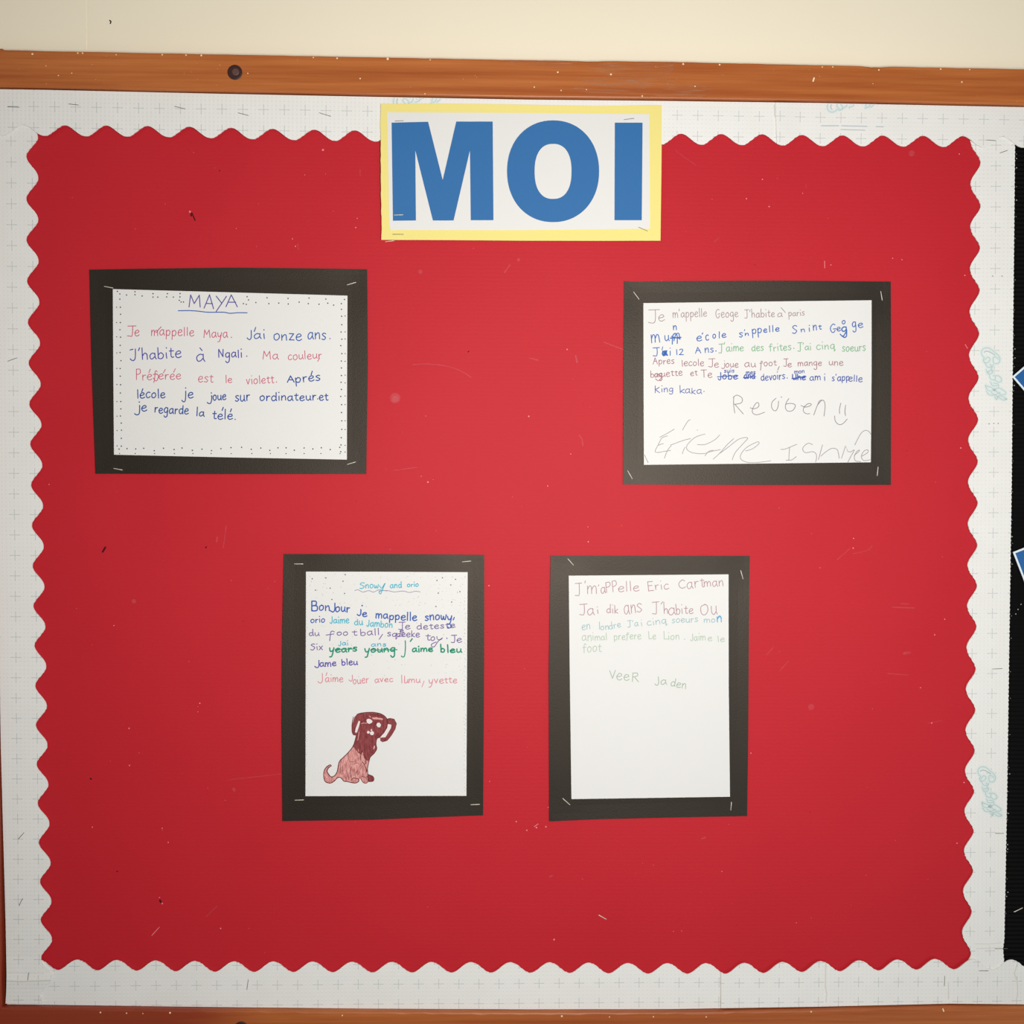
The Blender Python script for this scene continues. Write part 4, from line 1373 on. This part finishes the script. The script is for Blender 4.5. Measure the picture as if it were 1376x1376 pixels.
# ---- page 3, lower left with the dog
_, P3, F3 = poster('portrait black-mounted page with a brown dog drawing under multicoloured lines, lower left',
                   ([(381.4, 744.5), (500, 744.4), (600, 745.0), (650.8, 745.6)], [(650.8, 745.6), (650.6, 900), (649.2, 1095.6)],
                    [(379.5, 1103.4), (500, 1101.6), (560, 1099), (649.2, 1095.6)], [(381.4, 744.5), (379.2, 850), (378.4, 960), (379.5, 1103.4)]),
                   ([(411.2, 768.1), (520, 768.3), (628.4, 768.9)], [(628.4, 768.9), (627.6, 900), (626.7, 1069.4)],
                    [(410.5, 1069.8), (626.7, 1069.4)], [(411.2, 768.1), (410.8, 900), (410.5, 1069.8)]),
                   [((395, 757.8), (407.6, 757.8)), ((620.5, 755), (633.2, 753.9)), ((395.7, 1075.3), (408.3, 1074.9)), ((632.2, 1081.4), (644.9, 1080.8))], 0.0012)
cy_ = '#3fb4ca'
z5 = lambda pts: Z(pts, 370, 740, 9.173)
z6 = lambda pts: Z(pts, 510, 740, 9.173)
write(P3, F3, cy_, [('S', 483.4, 791.2, 490.4, 790.8, 4.2, 2.0), ('now', 491, 790.6, 509, 789.8, 5.0), ('/', [(510, 787), (512.5, 790.5), (516, 786), (517.5, 784), (514, 792), (511.5, 798), (509.4, 796), (513, 793)]), ('and', 524, 790.2, 540, 789.8, 4.6, 1.7),
                    ('orio', 547, 788.6, 562.6, 788.2, 3.8, 1.4)], 'cyan title writing', 1.2)
write(P3, F3, '#9a8fa6', [('/', z5([(980, 492), (1020, 482), (1080, 510), (1150, 492), (1210, 510), (1280, 482), (1376, 498)])), ('/', z6([(-10, 498), (40, 492), (100, 492), (180, 508), (290, 498), (370, 515), (440, 500), (500, 508)]))], 'wavy purple-grey underline', .9, 'underline')
write(P3, F3, '#3a5fae', [('B', 418, 820.6, 427.2, 820.6, 7.0, 2.0, {'wd': 1.8}), ('on', 428.6, 820.4, 443.4, 820.6, 6.6), ('~', 443.8, 821.2, 451.0, 821.2, 6.6, 1.8), ('our', 450.6, 821.8, 470, 822.4, 6.6),
                          ('~', 479.8, 826.2, 486, 826.2, 5.4, 1.4), ('.', 486.6, 813.8, 1.2), ('e', 486.8, 828.2, 493.4, 828, 5.8), ('ma', 504.6, 830.4, 521.4, 831, 6.2), ('ppelle', 522.8, 832.6, 560.2, 833.8, 6.2, 1.7, {'D': .7}),
                          ('snow', 571, 833.6, 600.4, 832.2, 6.4), ('y', 601.2, 834, 607.6, 833.6, 6.0), ('|', [(610.4, 829.6), (609, 833)]), ('/', [(604, 838), (607, 842), (603.6, 843.8), (601, 842)], 1.5),
                          ('orio', 417.4, 836.6, 436.8, 836.2, 4.8, 1.5, {'wd': 1.3})], 'bold blue writing', 1.65)
write(P3, F3, cy_, [('~aime', 443.4, 837.6, 469.2, 837.4, 5.2, 1.7), ('du', 476, 839.8, 487.6, 839.4, 5.4, 1.4), ('~ambon', 492.6, 841.4, 527.4, 843.2, 5.2, 1.6)], 'cyan writing', 1.3)
pu = '#7d6aa0'
write(P3, F3, pu, [('J', 535.6, 844.6, 544, 844.4, 4.8, 1.8, {'D': .4}), ('e', 544.4, 845.4, 551.4, 845.2, 5.0), ('deteste', 560, 846, 611.8, 843.6, 4.9, 1.55),
                   ('du', 415, 854.4, 429.2, 853.8, 4.8, 1.9), ('/', [(449.4, 849.2), (446.6, 848), (444.6, 849.4), (443.8, 854), (443.0, 861)]), ('|', [(438.2, 853.4), (448.8, 851.9)]), ('oo', 452.6, 854, 467.8, 853.6, 4.6), ('t', 473, 854, 480, 853.8, 4.8, 1.6), ('ball', 484, 854, 510, 853, 5.2, 1.8), ('|', [(514, 852.4), (509.6, 859)]),
                   ('sq', 520, 855, 533.4, 855.4, 5.0, 1.5, {'D': 1.4}), ('ueeke', 532.6, 855.4, 564, 856.2, 5.0, 1.6), ('/', [(533, 852.5), (538, 851.4), (541.5, 854.4), (534, 855.6)], 1.2), ('e', 537.4, 850, 542.6, 849.6, 3.4),
                   ('t', 571.6, 859.8, 578.4, 860, 5.8, 1.6), ('o', 578.6, 860.6, 584.6, 860.6, 5), ('/', [(587, 855.5), (588, 859), (592, 859.6), (594.6, 857), (588.6, 862), (584, 868.6), (580.6, 869), (580, 865.6), (586, 862.8)]), ('.', 600.5, 857.8, 1.0),
                   ('J', 606.4, 862.4, 613.6, 862.2, 5.0, 1.8, {'D': .5}), ('e', 613.8, 863.6, 620.8, 863.2, 5.2), ('Six', 417.4, 873.6, 434, 873.2, 5.0, 1.6)], 'purple-grey writing', 1.25)
gr = '#1c8f70'
write(P3, F3, gr, [('years', 442.6, 876.4, 479.8, 875.4, 5.4, 1.3, {'D': 1.4}), ('|', [(450, 872.6), (479, 872)], 1.2), ('young', 490, 876.8, 531.4, 875.6, 5.2, 1.3, {'D': 1.4}), ('|', [(498, 873.6), (533.6, 873)], 1.3),
                   ('/', [(544.6, 861), (544.8, 870), (543.6, 881), (541, 882.8), (539.4, 881.6)], 1.5), ('.', 546, 863.4, .01), ('|', [(554, 858.4), (551.4, 861.8)]), ('aime', 553.8, 876.2, 581.6, 875.4, 4.6, 1.5), ('b', 592, 876.4, 598, 876.2, 4.8, 2.1),
                   ('leu', 600.6, 876.6, 620.4, 876.2, 4.8, 2.1)], 'thick dark green writing', 1.9)
write(P3, F3, '#38a6c4', [('~ai', 454.6, 867.4, 468.2, 867, 3.8, 1.5), ('ans', 498.6, 868.6, 519.2, 868, 3.6)], 'small cyan insertions', 1.1)
write(P3, F3, '#5a50a8', [('~', 422.8, 896, 429.6, 896, 5.6, 1.7), ('ame', 429.6, 896, 452, 894.6, 5.2), ('bleu', 459, 893.8, 480.6, 892.8, 5.0, 1.6)], 'indigo writing', 1.45)
write(P3, F3, '#d98c98', [('~', 427, 916.6, 434.4, 916.6, 6.0, 1.9), ('|', [(439.4, 904), (438, 907.8)]), ('aime', 436.8, 916.2, 461.2, 916.4, 5.6, 1.5), ('~', 468.6, 915, 474.6, 915, 5.6, 1.3), ('ouer', 474.2, 918.8, 495.6, 918, 5.8), ('avec', 503.6, 917.4, 528.2, 915.6, 4.8),
                          ('ll', 538.8, 917.6, 545, 917.6, 5.4, 1.9), ('u', 543, 917.6, 548.6, 917.6, 4.6), ('mu', 549, 917.2, 564.8, 917.6, 5.2), ('|', [(570, 907 + 8), (567, 923)], 1.0), ('yve', 576, 918.6, 596.4, 918.2, 5.6, 1.4, {'D': .9}), ('tte', 597.4, 918.6, 614.4, 917.4, 5.2, 1.5)], 'pale pink writing', 1.2)
pen = Pen(F3, 0.00006)
rnd = random.Random(77)
for x, y in [(419.5, 777.7), (438, 776.6), (443.6, 790.4), (461, 781), (424, 793), (446, 805.5), (463, 797.4), (464, 772.2), (587.2, 780), (618, 795), (585.8, 815), (607, 809), (594.5, 776.4), (605.8, 786), (589, 797), (612, 778.5)]:
    pen.dot(x, y, .95)
pen.done('dots', ink('#6f6f6f'), P3)
pen = Pen(F3, 0.00006)
for i in range(230):
    x = rnd.uniform(413, 626)
    y = rnd.choice([rnd.uniform(770, 818), rnd.uniform(770, 818), rnd.uniform(818, 912)])
    if 480 < x < 566 and 780 < y < 800:
        continue
    pen.dot(x, y, rnd.uniform(.3, .65), 6)
y = 804
while y < 1068:
    pen.dot(624.4 + rnd.uniform(-1.2, .8), y, rnd.uniform(.4, .75), 6)
    if rnd.random() < .4:
        pen.dot(625.8, y + 2, .6, 6)
    y += rnd.uniform(3.4, 6.5)
y = 780
while y < 1030:
    pen.dot(411.9 + rnd.uniform(0, .9), y, rnd.uniform(.3, .6), 6)
    y += rnd.uniform(2.4, 5)
pen.done('dots', ink('#b4b4b2'), P3, 'scattered faint grey pen dots', 'stuff')

# the dog drawing: flat felt-pen shapes
zd = lambda pts: Z(pts, 430, 950, 12.51)
body = [(560, 660), (480, 760), (400, 840), (330, 910), (305, 1000), (290, 1080), (250, 1150), (190, 1178), (145, 1130), (120, 1080), (140, 1030), (195, 985), (175, 968), (120, 1000), (75, 1060), (60, 1130), (70, 1210), (100, 1262),
        (180, 1282), (245, 1240), (295, 1190), (350, 1190), (400, 1245), (460, 1255), (530, 1275), (600, 1282), (650, 1255), (665, 1205), (690, 1215), (730, 1272), (790, 1282), (815, 1250), (805, 1150), (800, 1040), (812, 940), (832, 870), (780, 900), (700, 770), (640, 730)]
dark = [(620, 125), (700, 100), (800, 92), (870, 88), (1000, 108), (1080, 148), (1120, 198), (1180, 185), (1250, 200), (1292, 280), (1265, 380), (1190, 500), (1130, 570), (1050, 592), (1015, 570), (1010, 518), (960, 532), (942, 620), (955, 700), (920, 770),
        (850, 840), (830, 905), (780, 900), (740, 830), (680, 790), (640, 770), (600, 715), (555, 660), (590, 560), (612, 480), (560, 468), (535, 400), (545, 280), (575, 175)]
pen = Pen(F3, 0.00006)
pen.fill(zd(body), False)


def felt(name, a, b, lo, hi):
    k = NT(name)
    k.setup(0.7, 0.25)
    f = k.noise(k.pos((420, 1, 130)), 1.0, 5, 0.6)
    r = k.n('ShaderNodeMapRange')
    r.inputs[1].default_value = lo
    r.inputs[2].default_value = hi
    k.l(f, r.inputs[0])
    k.l(k.mix(r.outputs[0], srgb(a), srgb(b)), k.b.inputs['Base Color'])
    return k.m


M['ink#cf8f8c'] = felt('streaky_pink_brown_felt_pen', '#a9625f', '#dfa39e', .36, .62)
M['ink#84383c'] = felt('streaky_dark_brown_felt_pen', '#6b2529', '#96494b', .34, .66)
o = pen.done('dog_drawing', ink('#cf8f8c'), P3, 'pinkish brown body of the drawn dog')
pen = Pen(F3, 0.00012)
pen.fill(zd(dark), False)
pen.fill(zd([(803, 1125), (870, 1150), (912, 1205), (895, 1250), (812, 1258)]))
pen.done('dog_drawing', ink('#84383c'), P3, 'dark reddish brown head and neck of the drawn dog')
pen = Pen(F3, 0.00018)
pen.line(zd([(620, 125), (700, 100), (870, 88), (1000, 108), (1080, 148), (1125, 205), (1130, 300), (1080, 420), (1010, 495), (960, 532), (942, 620), (955, 700), (915, 775), (850, 840), (828, 900), (805, 1000), (800, 1060), (808, 1200), (790, 1275), (730, 1272), (690, 1215)]), .9)
pen.line(zd([(612, 480), (590, 560), (555, 660), (480, 760), (400, 840), (330, 910), (305, 1000), (290, 1080), (250, 1150), (190, 1175), (145, 1130), (120, 1080), (140, 1030), (193, 985)]), 1.1)
pen.line(zd([(175, 970), (120, 1000), (75, 1060), (62, 1130), (70, 1210), (100, 1262), (180, 1280), (245, 1240), (295, 1190), (350, 1190), (400, 1245), (460, 1255), (530, 1272), (600, 1278), (650, 1250), (640, 1210), (560, 1195), (530, 1230)]), 1.1)
pen.line(zd([(560, 170), (540, 280), (538, 400), (560, 465), (605, 470)]), .9)
for s_, w_ in [([(640, 720), (680, 800), (690, 900), (740, 960), (790, 1080)], .9), ([(740, 840), (770, 880), (760, 960)], .9), ([(460, 900), (520, 920), (570, 925)], .5), ([(530, 1000), (510, 1090), (520, 1200)], .6), ([(640, 1060), (590, 1130), (600, 1180)], .6),
               ([(700, 1000), (640, 1140)], .5), ([(700, 1170), (760, 1180), (790, 1220)], .6), ([(440, 1060), (470, 1140), (480, 1220)], .5), ([(380, 980), (400, 1100), (430, 1200)], .5), ([(570, 970), (600, 940), (650, 950)], .5), ([(350, 1010), (340, 1080), (360, 1130)], .5),
               ([(780, 1080), (770, 1150), (800, 1180)], .8), ([(690, 280), (720, 240), (790, 200)], .8), ([(1130, 230), (1150, 280)], .8), ([(860, 130), (960, 130), (1060, 170)], .9), ([(810, 1140), (880, 1160), (908, 1205), (890, 1248), (815, 1256)], .9)]:
    pen.line(zd(s_), w_)
pen.done('dog_drawing', ink('#5e2529'), P3, 'dark felt-pen outlines of the drawn dog')
pen = Pen(F3, 0.00024)
for s_, w_ in [([(695, 278), (740, 270), (785, 276)], .8), ([(900, 192), (980, 196), (1045, 205)], 2.2), ([(880, 185), (960, 180)], 1.2), ([(655, 420), (650, 470), (635, 560)], .8), ([(715, 770), (720, 840), (740, 890)], 1.2), ([(640, 710), (650, 750)], .8),
               ([(915, 660), (905, 700)], 1.8), ([(860, 340), (1000, 380)], .01), ([(830, 150), (850, 170)], 1.0), ([(395, 990), (405, 1120)], 1.1), ([(500, 1130), (505, 1200)], 1.0), ([(760, 1090), (775, 1180)], 1.0), ([(560, 990), (560, 1020)], 1.0), ([(480, 900), (460, 980)], 1.3),
               ([(700, 880), (690, 940)], 1.1), ([(600, 150), (575, 300)], .01)]:
    if w_ > .1:
        pen.line(zd(s_), w_)
pen.done('dog_drawing', ink('#dda09b'), P3, 'lighter pink streaks in the felt-pen colouring')
pen = Pen(F3, 0.0003)
pen.fill(zd([(650, 232), (675, 240), (664, 300), (622, 430), (588, 428), (600, 360)]))
pen.fill(zd([(1142, 285), (1200, 300), (1195, 350), (1100, 510), (1050, 512), (1005, 518), (1082, 430), (1130, 350)]))
pen.fill(zd([(780, 215), (810, 198), (850, 205), (885, 240), (870, 265), (830, 285), (792, 268)]))
pen.fill(zd([(945, 300), (965, 268), (1000, 262), (1027, 300), (1010, 342), (975, 342)]))
pen.fill(zd([(848, 395), (862, 366), (880, 392), (862, 404)]))
pen.dot(*zd([(812, 425)])[0], 1.9, 10)
pen.dot(*zd([(874, 440)])[0], 2.8, 10)
pen.done('dog_drawing', ink('#e6dcda'), P3, 'white eyes, muzzle and ear gaps of the drawn dog')

# ---- page 4, lower right
_, P4, F4 = poster('portrait black-mounted page with faint mauve, teal and green lines over blank lower half, lower right',
                   ([(740, 746.7), (870, 747.0), (1007.6, 747.0)], [(1007.6, 747.0), (1006.4, 850), (1005.4, 1000), (1004, 1096.6)],
                    [(738, 1103.8), (800, 1101), (900, 1098.6), (1004, 1096.6)], [(740, 746.7), (737.6, 900), (738, 1103.8)]),
                   ([(764.3, 773.6), (979, 771.8)], [(979, 771.8), (979.2, 920), (980.9, 1070.6)],
                    [(767.9, 1073.8), (980.9, 1070.6)], [(764.3, 773.6), (765.6, 900), (767.9, 1073.8)]),
                   [((762.7, 750.4), (770.9, 759.8)), ((995.2, 766.2), (998.6, 778.4)), ((756, 1072.7), (766.2, 1081.8)), ((982.9, 1077.6), (982, 1089))], 0.0018)
mv4 = '#b58f98'
write(P4, F4, mv4, [('J', 773, 799.6, 781.8, 799.2, 7.2, 2.1, {'D': .25}), ('|', [(786.5, 780.5), (786, 783.4)]), ('m', 788.8, 798.2, 802.6, 798, 11), ("'a", 804, 797.8, 814, 797, 8.6, 1.4), ('PP', 814.4, 796.4, 830, 794.6, 7.2, 1.9), ('elle', 830.6, 794.8, 859.2, 794, 7.6, 1.75),
                    ('Eric', 870.6, 793.8, 899, 791, 6.8, 1.8), ('C', 912, 791.2, 921.6, 790.6, 5.8, 2.0), ('art', 923, 790.8, 947, 788.6, 9, 1.4), ('man', 946, 788.6, 972.4, 787, 7.4),
                    ('J', 779, 825.6, 788.8, 825.2, 7.2, 2.0, {'D': .3}), ('a', 789, 826.8, 799, 826.4, 8.8), ('i', 801.6, 824.6, 805, 824.4, 5.6, 1.5), ('dik', 815, 823.8, 830.6, 823.6, 6.0, 2.0), ('an', 838.4, 824.8, 855, 823.6, 12), ('s', 855.2, 823.6, 863, 823.4, 12),
                    ('J', 876.6, 823.6, 885.6, 823.2, 7.8, 1.9, {'D': .3}), ("|", [(890.4, 808.6), (888.2, 811.8)]), ('h', 892, 824.6, 897.8, 824.4, 6.8, 2.3), ('a', 898, 826.6, 908, 826, 9.4), ('bi', 908.4, 825.4, 917.8, 824.8, 7.2, 1.8), ('te', 919.6, 824.6, 931.8, 824.2, 6.6, 1.7),
                    ('o', 940.8, 827, 953, 826.6, 13), ('u', 955.6, 825.4, 964, 824.8, 12)], 'faint mauve writing', 1.05)
write(P4, F4, '#9cbcc2', [('en', 781.8, 846.2, 793.4, 845.6, 6.2), ('l', 804.6, 845.6, 806.6, 845.6, 5, 1.9), ('on', 807, 846.6, 818.4, 845.6, 5.0), ('dre', 818.6, 845.6, 834.8, 842.4, 5.2, 1.9), ("J'a", 843.4, 842.2, 858, 841, 4.8, 1.6, {'D': .3}), ('i', 860.6, 840.8, 864, 840.6, 5, 1.3),
                          ('cinq', 869.6, 840.4, 896.2, 837.6, 5.4, 1.6), ('soeurs', 902.8, 837.2, 938, 835.6, 5.0), ('mo', 945.8, 836.4, 961.4, 836, 4.8)], 'faint teal writing', 1.0)
write(P4, F4, '#5aa8d4', [('n', 963, 835.8, 970.4, 835.4, 7.6), ('/', [(963.6, 834), (965, 829), (967.6, 827.6), (969.6, 831)])], 'brighter blue letter', 1.2)
gn = '#b0c3b0'
write(P4, F4, gn, [('an', 781.8, 861, 795.4, 860.6, 7.2), ('im', 796, 860.4, 807, 860, 6, 1.3), ('al', 807.6, 860.2, 816, 859.8, 5.2, 1.8), ('preFere', 825, 860, 861.6, 858.4, 6.2, 1.5, {'D': .4}), ('Le', 871.6, 859, 881.8, 858.4, 5.4, 1.8),
                   ('L', 891.8, 859.4, 897.6, 859.2, 5.2, 2.0), ('ion', 897.8, 859.4, 913.2, 859, 6.0, 1.3), ('.', 920, 859, .8), ('~aim', 927.8, 860.6, 948, 860.6, 5.8, 1.6), ('e', 951, 861, 957, 860.8, 5), ('le', 964.2, 862.4, 974, 862, 4.8, 1.7),
                   ('foot', 783, 876.4, 808.2, 875.8, 7.0, 1.7)], 'faint grey-green writing', 1.0)
write(P4, F4, '#a4b7a4', [('V', 819.4, 911.4, 828, 911, 6.2, 1.8), ('ee', 828, 913.4, 845.6, 914.8, 8.4), ('R', 848.8, 916, 858.4, 916.4, 6.2, 1.8),
                          ('~a', 880, 920.6, 896, 920, 6.0, 1.7), ('den', 900.6, 922, 921.8, 925.4, 6.4, 1.6)], 'faint green signatures', 1.1)
